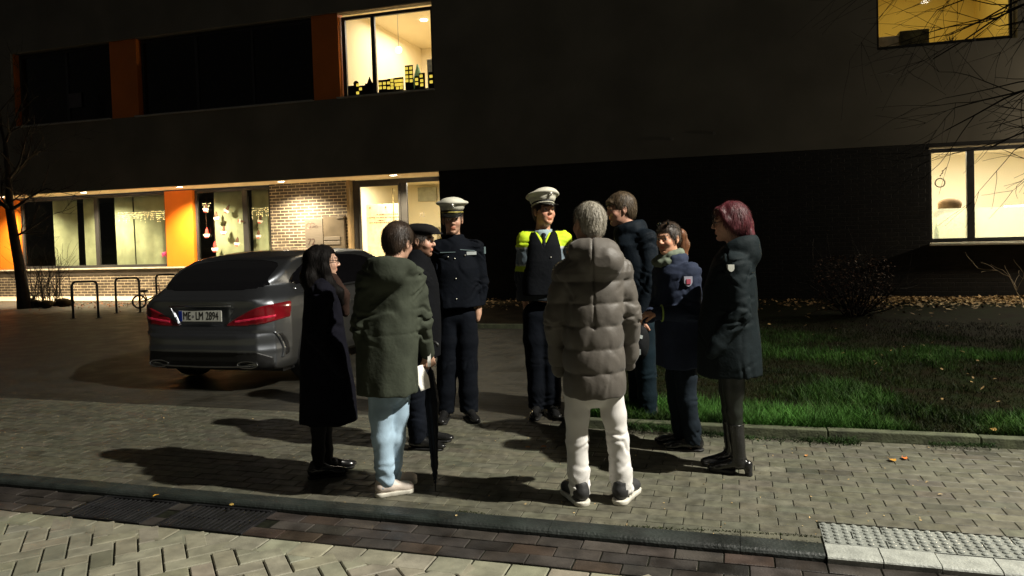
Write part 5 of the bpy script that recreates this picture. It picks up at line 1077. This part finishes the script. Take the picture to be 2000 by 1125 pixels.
# ---- 3 man with flat cap
p=Person((818,872),0,72,1.73,'bearded man in a black flat cap and dark coat behind the green parka',(823,471),70,4)
J=p.J;p.skeleton(J(812,560),J(812,680),(J(815,545,.17),J(812,545,-.17)),(J(810,635,.2),J(806,640,-.2)),(J(840,690,.17),J(838,695,-.17)),(J(815,705,.08),J(812,705,-.08)),(J(822,780,.09),J(812,785,-.08)),(J(832,850,.12),J(816,852,-.07)))
p.bodymesh(tint=(1.,.9,.85),stub=.75)
p.hair(mHairBrn,fz=.05,seed=31,th=.006,amp=.002)
h=p.hp;F=Fld(grid(h((0,0,0))[0]-.17,h((0,0,0))[0]+.17,.006),grid(h((0,0,0))[1]-.2,h((0,0,0))[1]+.2,.006),grid(h((0,0,.02))[2],h((0,0,.22))[2],.005))
F.ell(h((0,.02,.085)),(.098,.122,.052),.01,'u',p.HR);F.ell(h((0,-.05,.085)),(.088,.09,.036),.03,'u',p.HR);F.ell(h((0,-.115,.062)),(.065,.055,.014),.015,'u',p.HR);F.cut(lambda X,Y,Z:h((0,0,.05))[2]-.10*np.clip(h((0,0,0))[1]-Y,0,.2)*0-Z+.0*X);F.disp(lambda X,Y,Z:ridge(X,Y,Z,4,25.,.003))
F.build('flat_cap',fab('cap_black_wool',(.013,.012,.012),.95,.4,200),p.root)
p.coat(fab('coat_black',(.004,.0045,.006),.9),[(.70,.19,.18),(1.0,.19,.19),(1.25,.20,.17),(1.38,.18,.13),(1.46,.11,.10),(1.53,.08,.08)],seed=9,ext=lambda F,s:F.chain([s.neck+np.array([.075*cos(t),.075*sin(t),.01]) for t in np.linspace(0,2*pi,9)],[.03]*9,.02))
p.trousers(fab('trousers_navy_dark',(.005,.007,.012),.85),(.085,.070,.062),seed=10)
p.shoes('dress',mBlkSh,mSoleB,(6,-4))
# ---- officers
mCapW=M('cap_white',(.66,.64,.52),.65,var=.05,bump=.1,bs=100);mGold=M('cap_cord_gold',(.60,.50,.12),.45,metal=.3);mNavy=fab('uniform_navy',(.003,.0045,.008),.85)
mSil=M('badge_silver',(.6,.58,.5),.3,metal=.8)
def peaked(p,bandmat,tilt=0):
    h=p.hp;c=h((0,.01,.12));k=p.s;R=p.HR@Rx(radians(-7+tilt));T=lambda q:h((0,0,0))+R@(np.array(q,float)*k)
    g=lambda zz0,zz1,hh=.005:Fld(grid(c[0]-.18,c[0]+.18,hh),grid(c[1]-.19,c[1]+.19,hh),grid(c[2]+zz0,c[2]+zz1,.0045))
    F=g(-.10,.16);F.ell(T((0,.005,.138)),(.135*k,.145*k,.030*k),.012,'u',R);F.ell(T((0,-.055,.152)),(.085*k,.075*k,.034*k),.03,'u',R);F.ell(T((0,.01,.10)),(.098*k,.115*k,.045*k),.03,'u',R);
    F.ell(T((0,.01,.035)),(.13*k,.15*k,.045*k),.01,'s',R);F.disp(lambda X,Y,Z:ridge(X,Y,Z,4,22.,.0015));cap=F.build('peaked_cap',mCapW,p.root)
    F=g(-.13,.12);F.chain([T((0,.012,.070)),T((0,.012,.096))],[.1,.1],.0);
    Ri=R;hd=h((0,0,0))
    def band(X,Y,Z,z0,z1,r):
        x=X-hd[0];y=Y-hd[1];z=Z-hd[2];lx,ly,lz=[(Ri[0][i]*x+Ri[1][i]*y+Ri[2][i]*z)/k for i in range(3)]
        return np.maximum((np.sqrt((lx/(r*.88))**2+((ly-.012)/(r*1.04))**2)-1)*r,np.maximum(z0-lz,lz-z1))*k
    F=g(-.13,.12);F.V=(band(*F.xyz(),.062,.098,.100)).astype(np.float32);F.build('cap_band',M('cap_band_black',(.01,.01,.011),.6),cap)
    F=g(-.13,.12,.0045);F.V=(band(*F.xyz(),.056,.066,.1035)).astype(np.float32);F.build('cap_cord',bandmat,cap)
    F=g(-.17,.08,.005);F.ell(T((0,-.085,.045)),(.082*k,.075*k,.010*k),.008,'u',R@Rx(radians(24)));F.ell(T((0,.01,.05)),(.078*k,.098*k,.06*k),.004,'s',R);F.build('visor',M('visor_black',(.006,.006,.006),.18),cap)
    m=MB();q=T((0,-.128,.118));m.sphere(q,(.016,.016,.020),8,6)
    for a in range(8): m.tube([q,q+R@np.array([.026*cos(a*pi/4),-.008,.026*sin(a*pi/4)])],[.006,.001],4)
    m.build('cap_badge',mSil,cap)
p=Person((893,818),0,4,1.84,'police officer in plain dark uniform with white peaked cap',(884,429),0,4)
J=p.J;p.skeleton(J(893,505),J(893,605),(J(928,485),J(857,485)),(J(941,552,.02),J(850,550,.06)),(J(934,612,-.02),J(864,604,.12)),(J(909,618),J(877,618)),(J(914,715),J(873,715)),(J(916,798),J(869,798)))
p.bodymesh(tint=(.9,.82,.75));p.hair(mHairBrn,fz=.05,seed=41,th=.004,amp=.002);peaked(p,mGold,4)
co=p.coat(mNavy,[(.93,.20,.15),(1.05,.185,.145),(1.25,.195,.145),(1.38,.18,.125),(1.45,.12,.10),(1.52,.075,.075)],(.072,.058,.046),seed=12,wr=1.3,k=.012,ext=lambda F,s:F.chain([s.neck+np.array([.07*cos(t),.07*sin(t),.005]) for t in np.linspace(0,2*pi,9)],[.026]*9,.02))
p.trousers(mNavy,(.098,.080,.072),seed=13);p.shoes('dress',mBlkSh,mSoleB,(12,-12))
def surf(p,px,py,dd): return p.J(px,py,dd)
for (x,y) in ((873,501),(886,504),(906,498),(888,542),(889,581)): MB().sphere(snap(co,surf(p,x,y,0),(0,-1,0)),.008,8,6).build('button',mSil,p.root,True)
mRefl=M('reflective_grey',(.42,.46,.45),.4,var=.1)
patchquad(p,snap(co,surf(p,917,494,0),(.1,-1,0)),.085,.028,mRefl,'chest_patch',p.root,(.1,-1,.1));patchquad(p,snap(co,surf(p,873,492,0),(0,-1,0)),.13,.006,M('piping_grey',(.12,.17,.18),.6),'piping',p.root,(-.1,-1,.1));patchquad(p,snap(co,surf(p,911,488,0),(0,-1,0)),.13,.006,MATS['piping_grey'],'piping',p.root,(.1,-1,.1),(.12,0,1))
patchquad(p,snap(co,surf(p,936,489,0),(1,-.6,0)),.03,.06,MATS['piping_grey'],'sleeve_patch',p.root,(1,-.6,0))
# officer 2
p=Person((1060,810),0,2,1.90,'police officer with white peaked cap and yellow high visibility jacket under black vest',(1063,414),30,-9,4)
J=p.J;p.skeleton(J(1062,495),J(1057,600),(J(1099,468),J(1027,468)),(J(1110,540,.03),J(1019,540,.03)),(J(1098,600,.06),J(1028,600,.06)),(J(1072,615),J(1044,615)),(J(1076,710),J(1047,710)),(J(1078,795),J(1050,795)))
p.bodymesh(tint=(1.05,.86,.74));p.hair(mHairBrn,fz=.05,seed=42,th=.004,amp=.002);peaked(p,M('cap_cord_white',(.6,.58,.45),.5),2)
mHV=M('hi_vis_cloth',(1.,1.,1.),.75,var=.05,attr=True,bump=.2,bs=200,bd=.003)
def hv(P):
    z=P[:,2];c=np.tile(np.array([.62,.85,.02]),(len(P),1));zz=p.chest[2]
    a=z<zz+.06;c[a]=[.16,.21,.25];a=z<zz-.10;c[a]=[.45,.62,.02];a=z<zz-.15;c[a]=[.012,.018,.025];a=np.abs(z-(zz+.055))<.008;c[a]=[.5,.52,.5];a=np.abs(z-(zz-.095))<.008;c[a]=[.5,.52,.5];return c
co=p.coat(mHV,[(.93,.205,.15),(1.05,.20,.15),(1.25,.21,.145),(1.38,.185,.12),(1.43,.12,.085),(1.45,.08,.07)],(.070,.056,.044),seed=14,wr=1.3,k=.012,colf=hv,cuts=lambda X,Y,Z:np.where(Y<p.neck[1]-.02,.045+(Z-(p.neck[2]-.02))*.55-np.abs(X-p.neck[0]),-.1))
F=Fld(grid(-.26,.26,.008),grid(-.26,.26,.008),grid(.95,1.7,.008));kk=p.s;z=np.array([.98,1.1,1.25,1.38,1.45,1.48])*kk;cx,cy=p.spine(z);F.loft(z,np.array([.17,.175,.16,.145,.125,.105])*kk,np.array([.178,.172,.168,.145,.12,.10])*kk,np.array(cx),np.array(cy),.01,3.)
nz=p.neck[2];F.cut(lambda X,Y,Z:np.where(Y<p.neck[1],.062+(Z-(nz-.02))*.5-np.abs(X-p.neck[0]),-.1),.005);F.disp(lambda X,Y,Z:ridge(X,Y,Z,4,14.,.004));ve_=F.build('vest',fab('vest_black',(.004,.005,.007),.8),p.root)
F=Fld(grid(-.14,.14,.006),grid(-.16,.14,.006),grid(nz-.17,nz+.09,.006));n_=p.neck;F.chain([n_+np.array([.068*cos(t),.066*sin(t)-.004,.0+.012*sin(t)]) for t in np.linspace(0,2*pi,13)],[.017]*13,.012);F.cone(n_+np.array([0,-.03,-.03]),n_+np.array([0,-.085,-.14]),.062,.052,.02)
F.cone(n_+np.array([.015,-.075,-.01]),n_+np.array([.045,-.085,-.045]),.012,.010,.01);F.cone(n_+np.array([-.015,-.075,-.01]),n_+np.array([-.045,-.085,-.045]),.012,.010,.01);F.build('shirt',fab('shirt_pale_blue',(.34,.44,.47),.8,.1),p.root)
F=Fld(grid(-.08,.08,.005),grid(-.28,.0,.005),grid(nz-.42,nz,.006));F.ell(n_+np.array([0,-.098,-.030]),(.022,.018,.020),.01);F.cone(n_+np.array([0,-.11,-.05]),n_+np.array([0,-.15,-.12]),.014,.020,.01);F.cone(n_+np.array([0,-.15,-.12]),n_+np.array([0,-.175,-.3]),.020,.026,.01);F.build('tie',fab('tie_black',(.008,.009,.012),.6,.1),p.root)
p.trousers(mNavy,(.098,.080,.072),seed=15);p.shoes('dress',mBlkSh,mSoleB,(12,-12))
m=MB();m.sphere(snap(ve_,surf(p,1074,501,0),(0,-1,0)),.008,8,6);m.build('button',mSil,p.root)
for i in (0,1):
    q=p.sh[i]*.75+p.neck*.25+np.array([0,0,.055]);m=MB();m.box(q[0]-.05,q[0]+.05,q[1]-.03,q[1]+.03,q[2]-.01,q[2]+.012,.006);m.build('shoulder_mark',mNavy,p.root)
# ---- 6 puffer coat
p=Person((1174,983),0,180,1.80,'grey haired man in long quilted puffer coat and white trousers, seen from behind',(1149,437),212,0,0)
J=p.J;p.skeleton(J(1157,560),J(1160,690),(J(1107,535),J(1208,530)),(J(1085,625,.02),J(1229,620,.02)),(J(1092,700,.14),J(1228,690,.14)),(J(1128,762),J(1192,762)),(J(1127,860,.02),J(1206,858,.02)),(J(1131,958,.02),J(1216,962,.02)))
p.bodymesh(tint=(1.02,.9,.82),fat=.004)
p.hair(mHairGry,fz=.055,seed=51,th=.005,amp=.004,back=-.07)
zseam=[p.J(1160,y)[2] for y in (547,589,632,676,722,771)]
def puff(X,Y,Z):
    e=np.interp(Z,[zseam[5],zseam[4],zseam[3],zseam[2],zseam[1],zseam[0],zseam[0]+.2],[0,1,2,3,4,5,6.3]);f=np.abs(np.sin(pi*e))**.45
    o=.014*f*(Z<zseam[0]+.05)+.010*(Z>=zseam[0]+.05)
    v=np.exp(-((X-p.pelvis[0]+.01)/.006)**2)*(Y>p.pelvis[1])*(Z>zseam[2]-.02)*(np.abs(X)<.1)
    return o-.010*v-.006*(1-f)*0+.0035*np.sin(X*60+3*np.sin(Z*20)+Y*20)*(1-f)**.7+ridge(X,Y,Z,77,20.,.006,(1.4,1.4,.5))*.8
def puffhood(F,s):
    n=s.neck;F.chain([n+np.array([.10*cos(t),.09*sin(t)+.005,.0+.02*sin(t)]) for t in np.linspace(-.9,pi+.9,11)],[.038]*11,.03)
    c=n+np.array([-.055,.10,-.06]);F.ell(c,(.118,.085,.092),.035);F.ell(c+np.array([.0,-.02,.085]),(.09,.05,.035),.03,'s')
    F.chain([n+np.array([-.11,.075,.01]),n+np.array([-.02,.12,.0]),n+np.array([.09,.09,.01])],[.030,.034,.028],.02)
    F.cone(c+np.array([-.03,.105,.10]),c+np.array([-.045,.105,-.09]),.007,.007,.012,'s');F.cone(c+np.array([.05,.10,.09]),c+np.array([.055,.09,-.09]),.007,.007,.012,'s')
    F.chain([c+np.array([-.12,.03,-.03]),c+np.array([-.05,.09,-.045]),c+np.array([.05,.085,-.05]),c+np.array([.12,.03,-.04])],[.006]*4,.01,'s')
p.coat(M('puffer_nylon',(.100,.088,.074),.58,var=.10,vs=4,bump=.3,bs=60,bd=.004,sheen=.1),[(.615,.168,.145),(.80,.168,.145),(1.0,.160,.138),(1.2,.162,.135),(1.34,.158,.12),(1.43,.12,.10),(1.50,.08,.08)],(.070,.058,.046),seed=16,disp=puff,ext=puffhood,h=.0075,wr=.8,k=.010)
p.trousers(M('trousers_white',(.78,.76,.73),.85,bump=.3,bs=250,var=.05,vs=5,bd=.003),(.073,.060,.056),seed=17,wr=1.05,stack=1.5,h=.008)
p.shoes('sneaker',M('shoe_dark_grey',(.035,.035,.036),.6,var=.15,vs=9,bump=.2,bs=80),mSoleW,(26,-24))
# ---- 7 tall man in dark hooded jacket
p=Person((1256,822),0,-105,1.92,'tall man with short fair hair in a dark hooded jacket, behind the grey haired man',(1211,409),-70,6)
J=p.J;p.skeleton(J(1246,500),J(1252,610),(J(1262,468,-.16),J(1232,465,.17)),(J(1272,555,-.2),J(1236,550,.2)),(J(1250,622,-.19),J(1232,620,.2)),(J(1256,640,-.08),J(1252,640,.09)),(J(1262,730,-.08),J(1246,728,.10)),(J(1266,800,-.08),J(1244,794,.12)))
p.bodymesh(hands=(hand_open((-.1,0,-1),(-.9,.2,0),.9,1),None),tint=(1.,.85,.82),stub=.25,fat=.006);p.hair(mHairFair,fz=.045,seed=61,th=.012,amp=.004,fn=lambda F,s:F.ell(s.hp((.0,-.075,.062)),(.055,.025,.022),.02,'u',s.HR))
p.coat(fab('jacket_dark_navy',(.005,.009,.014),.7),[(.84,.20,.175),(1.0,.20,.175),(1.2,.21,.165),(1.35,.20,.14),(1.44,.13,.11),(1.50,.085,.085)],(.078,.064,.052),seed=18,k=.012,ext=hood(.0,0,0,-.03,.10),wr=1.2)
p.trousers(fab('trousers_teal_dark',(.006,.014,.02),.85),(.09,.073,.062),seed=19);p.shoes('sneaker',M('hiking_shoe',(.05,.05,.035),.6,var=.4,vs=20,bump=.4,bs=60),M('sole_olive',(.30,.28,.16),.6),(28,-5))
c=atd(1250,668,p.dep-.26);F=Fld(grid(-.12,.12,.008),grid(-.12,.12,.008),grid(-.2,.2,.008));F.ell((0,0,0),(.075,.065,.14),.02);F.disp(lambda X,Y,Z:ridge(X,Y,Z,3,20.,.006))
g=empty('bag',tuple(c),0,'small black bag with pale reflective patches held beside the man in the quilted coat','bag');F.build('pouch',fab('bag_black',(.010,.011,.012),.7),g);patchquad(p,(.005,-.066,.055),.05,.028,mRefl,'reflector',g,(.3,-.95,.1),(.35,0,1));patchquad(p,(.0,-.062,-.07),.022,.045,mRefl,'reflector',g,(.3,-.95,-.1))
m=MB();m.tube([(-.03,0,.13),(-.03,0,.22),(.0,0,.25),(.03,0,.22),(.03,0,.13)],.006,6,False);m.build('strap',mBlkP,g)
# ---- 8 woman in uniform coat
p=Person((1338,879),0,-62,1.66,'woman in navy uniform coat with red crest badge on sleeve and brown ponytail',(1304,466),-30,4)
J=p.J;p.skeleton(J(1322,560),J(1330,660),(J(1347,533,-.10),J(1298,535,.12)),(J(1352,612,-.14),J(1285,605,.05)),(J(1284,612,-.24),J(1268,618,-.10)),(J(1338,690,-.05),J(1322,690,.08)),(J(1342,782,-.05),J(1322,782,.09)),(J(1354,860,-.02),J(1334,860,.12)))
p.bodymesh(hands=(hand_open(p.R.T@(-r_+np.array([0,0,-.05])),(0,.5,-.6),.7,1),None),tint=(1.12,.92,.78),lip=(1.,.6,.55))
def pony(F,s):
    c=s.hp;F.ell(c((0,.11,.045)),(.035,.035,.04),.02);F.chain([c((0,.12,.04)),c((0,.19,.01)),c((.0,.215,-.07)),c((.0,.19,-.17)),c((.01,.14,-.24))],[.03,.042,.048,.040,.015],.02)
h=p.hp
p.hair(mHairBrn,lambda F,s:(F.ell(s.hp((0,.11,.055)),(.045,.045,.045),.02)),fz=.056,seed=71,th=.006,amp=.003,back=-.08)
F=Fld(grid(h((0,.15,0))[0]-.22,h((0,.15,0))[0]+.22,.006),grid(h((0,.15,0))[1]-.22,h((0,.15,0))[1]+.22,.006),grid(h((0,0,-.33))[2],h((0,0,.15))[2],.006));pony(F,p);F.disp(lambda X,Y,Z:ridge(X,Y,Z,6,60.,.005,(1,1,.25)));F.build('ponytail',mHairPony,p.root)
m=MB()
for sx in (1,-1): m.sphere(h((.036*sx,-.045,.118)),(.022,.008,.014),12,8);m.tube([h((.065*sx,-.04,.112)),h((.085*sx,.03,.07))],.003,5)
m.tube([h((-.01,-.052,.12)),h((.01,-.052,.12))],.003,5);m.build('sunglasses',M('sunglass_dark',(.02,.022,.02),.08,spec=1.),p.root,True)
def c8(F,s):
    n=s.neck;F.chain([n+np.array([.09*cos(t),.085*sin(t),.0]) for t in np.linspace(-.3,pi+.3,9)],[.032]*9,.02)
co=p.coat(fab('coat_navy_blue',(.026,.034,.060),.8),[(.64,.195,.20,0,.01),(.85,.19,.195,0,.01),(1.05,.185,.175),(1.22,.185,.16),(1.36,.18,.135),(1.43,.12,.10),(1.48,.08,.08)],(.078,.066,.048),k=.012,seed=20,ext=c8,wr=1.2)
F=Fld(grid(p.neck[0]-.18,p.neck[0]+.18,.007),grid(p.neck[1]-.2,p.neck[1]+.17,.007),grid(p.neck[2]-.13,p.neck[2]+.09,.007))
for zz,rr in ((.02,.076),(-.01,.086)): F.chain([p.neck+np.array([rr*cos(t),rr*sin(t)-.01-.02*(zz<0)*(sin(t)<0),zz+.022*sin(t+zz*30)]) for t in np.linspace(0,2*pi,13)],[.026]*13,.015)
F.disp(lambda X,Y,Z:ridge(X,Y,Z,6,35.,.005));F.build('scarf',fab('scarf_grey_green',(.17,.20,.15),.95,.4,90),p.root)
q=snap(co,J(1336,549,-.10),p.R.T@(-fw*.95+r_*.1));bd=patchquad(p,q,.060,.072,M('crest_pale',(.30,.30,.36),.7),'badge',p.root,p.R.T@(-fw*.95+r_*.1),(0,0,1));patchquad(p,q+p.R.T@(-fw*.006),.030,.034,M('crest_red',(.33,.05,.08),.7),'crest',bd,p.R.T@(-fw*.95+r_*.1))
m=MB();m.tube([p.wr[0]+(p.R.T@r_)*.03+p.R.T@(r_*0+np.array([0,0,1])*.056*cos(t)-fw*.056*sin(t)) for t in np.linspace(0,2*pi,15)],.006,5,False);m.build('cuff_band',M('band_lime',(.35,.50,.10),.6),p.root,True)
p.trousers(fab('trousers_slate',(.012,.018,.025),.8),(.090,.068,.060),seed=22);p.shoes('dress',mBlkSh,mSoleB,(-28,-35))
# ---- 9 red haired woman
p=Person((1440,922),0,-98,1.74,'woman with wine red hair and glasses in a long dark hooded coat',(1424,435),-92,2)
J=p.J;p.skeleton(J(1426,540),J(1420,660),(J(1434,520,-.15),J(1424,520,.17)),(J(1446,612,-.19),J(1430,610,.2)),(J(1402,672,-.19),J(1395,672,.17)),(J(1432,715,-.07),J(1424,715,.08)),(J(1434,805,-.06),J(1426,805,.08)),(J(1443,882,-.05),J(1430,880,.10)))
p.bodymesh(tint=(.98,.85,.80),lip=(1.,.62,.58))
def rh(F,s):
    c=s.hp;F.ell(c((0,.07,-.02)),(.078,.06,.085),.03,'u',s.HR);F.ell(c((0,-.045,.088)),(.068,.050,.032),.02,'u',s.HR)
    for sx in (1,-1): F.chain([c((.07*sx,-.035,.07)),c((.082*sx,-.012,.01)),c((.08*sx,.03,-.045))],[.022,.024,.02],.02)
    F.chain([c((0,.10,-.03)),c((.02,.115,-.10)),c((.03,.12,-.15))],[.045,.035,.012],.03)
p.hair(mHairRed,rh,fz=.056,seed=81,th=.016,amp=.006,ears=False,back=-.11,sl_=.045)
p.glasses(mFrm,.020)
co=p.coat(fab('coat_dark_teal',(.009,.014,.016),.75,.3,200),[(.655,.215,.205,0,.01),(.85,.21,.20,0,.01),(1.05,.195,.180),(1.22,.19,.165),(1.36,.18,.14),(1.44,.13,.11),(1.50,.08,.08)],(.078,.064,.050),k=.012,seed=23,ext=hood(-.005,0,0,-.05,.095,.86),wr=1.5)
patchquad(p,snap(co,J(1416,523,-.10),p.R.T@(-fw)),.040,.045,M('patch_pale',(.55,.56,.5),.6),'badge',p.root,p.R.T@(-fw),(0,0,1));
p.trousers(M('leggings_dark_green',(.010,.014,.009),.5,bump=.2,bs=150,var=.15,bd=.003),(.080,.050,.038),seed=24,wr=.6,top=.85,stack=.3,name='leggings')
p.shoes('boot',mBlkSh,mSoleB,(-4,10))
# ================================================================ LIGHT
wd=bpy.data.worlds.new('World');SC.world=wd;wd.use_nodes=True;b=wd.node_tree.nodes['Background'];b.inputs[0].default_value=(.95,.88,.76,1);b.inputs[1].default_value=.022
LP=(6.5,3.85,8.8)
g=empty('street_lamp',(LP[0],LP[1]-.9,-.05),0,'tall grey street lamp beyond the right edge of the picture lighting the pavement','street lamp')
m=MB();m.tube([(0,0,0),(0,0,1.2),(0,0,8.7)],[.08,.06,.04],12);m.build('pole',M('lamp_pole_grey',(.2,.2,.2),.5,metal=.5),g,True)
m=MB();m.tube([(0,0,8.7),(0,.2,8.98),(0,.7,9.08)],[.035,.03,.03],8);m.build('arm',MATS['lamp_pole_grey'],g,True)
m=MB();m.box(-.14,.14,.6,1.2,9.04,9.12,.02);hd=m.build('lamp_head',MATS['lamp_pole_grey'],g);MB().box(-.11,.11,.65,1.15,9.025,9.038).build('lamp_glass',M('street_glow',(1,1,1),.4,emit=(1,.93,.74),es=30),hd)
l=bpy.data.lights.new('street_light','SPOT');l.spot_size=radians(91);l.spot_blend=1.;l.energy=10000;l.color=(1.,.95,.84);l.shadow_soft_size=.10
o=bpy.data.objects.new('street_light',l);COL.objects.link(o);o.location=LP;o.rotation_euler=(Vector((.3,3.7,0))-Vector(LP)).to_track_quat('-Z','Y').to_euler()
SC.render.engine='CYCLES';SC.view_settings.view_transform='Standard';SC.view_settings.look='None';SC.view_settings.exposure=0;SC.view_settings.gamma=1
SC.cycles.max_bounces=6;SC.cycles.transparent_max_bounces=12;SC.cycles.sample_clamp_indirect=4
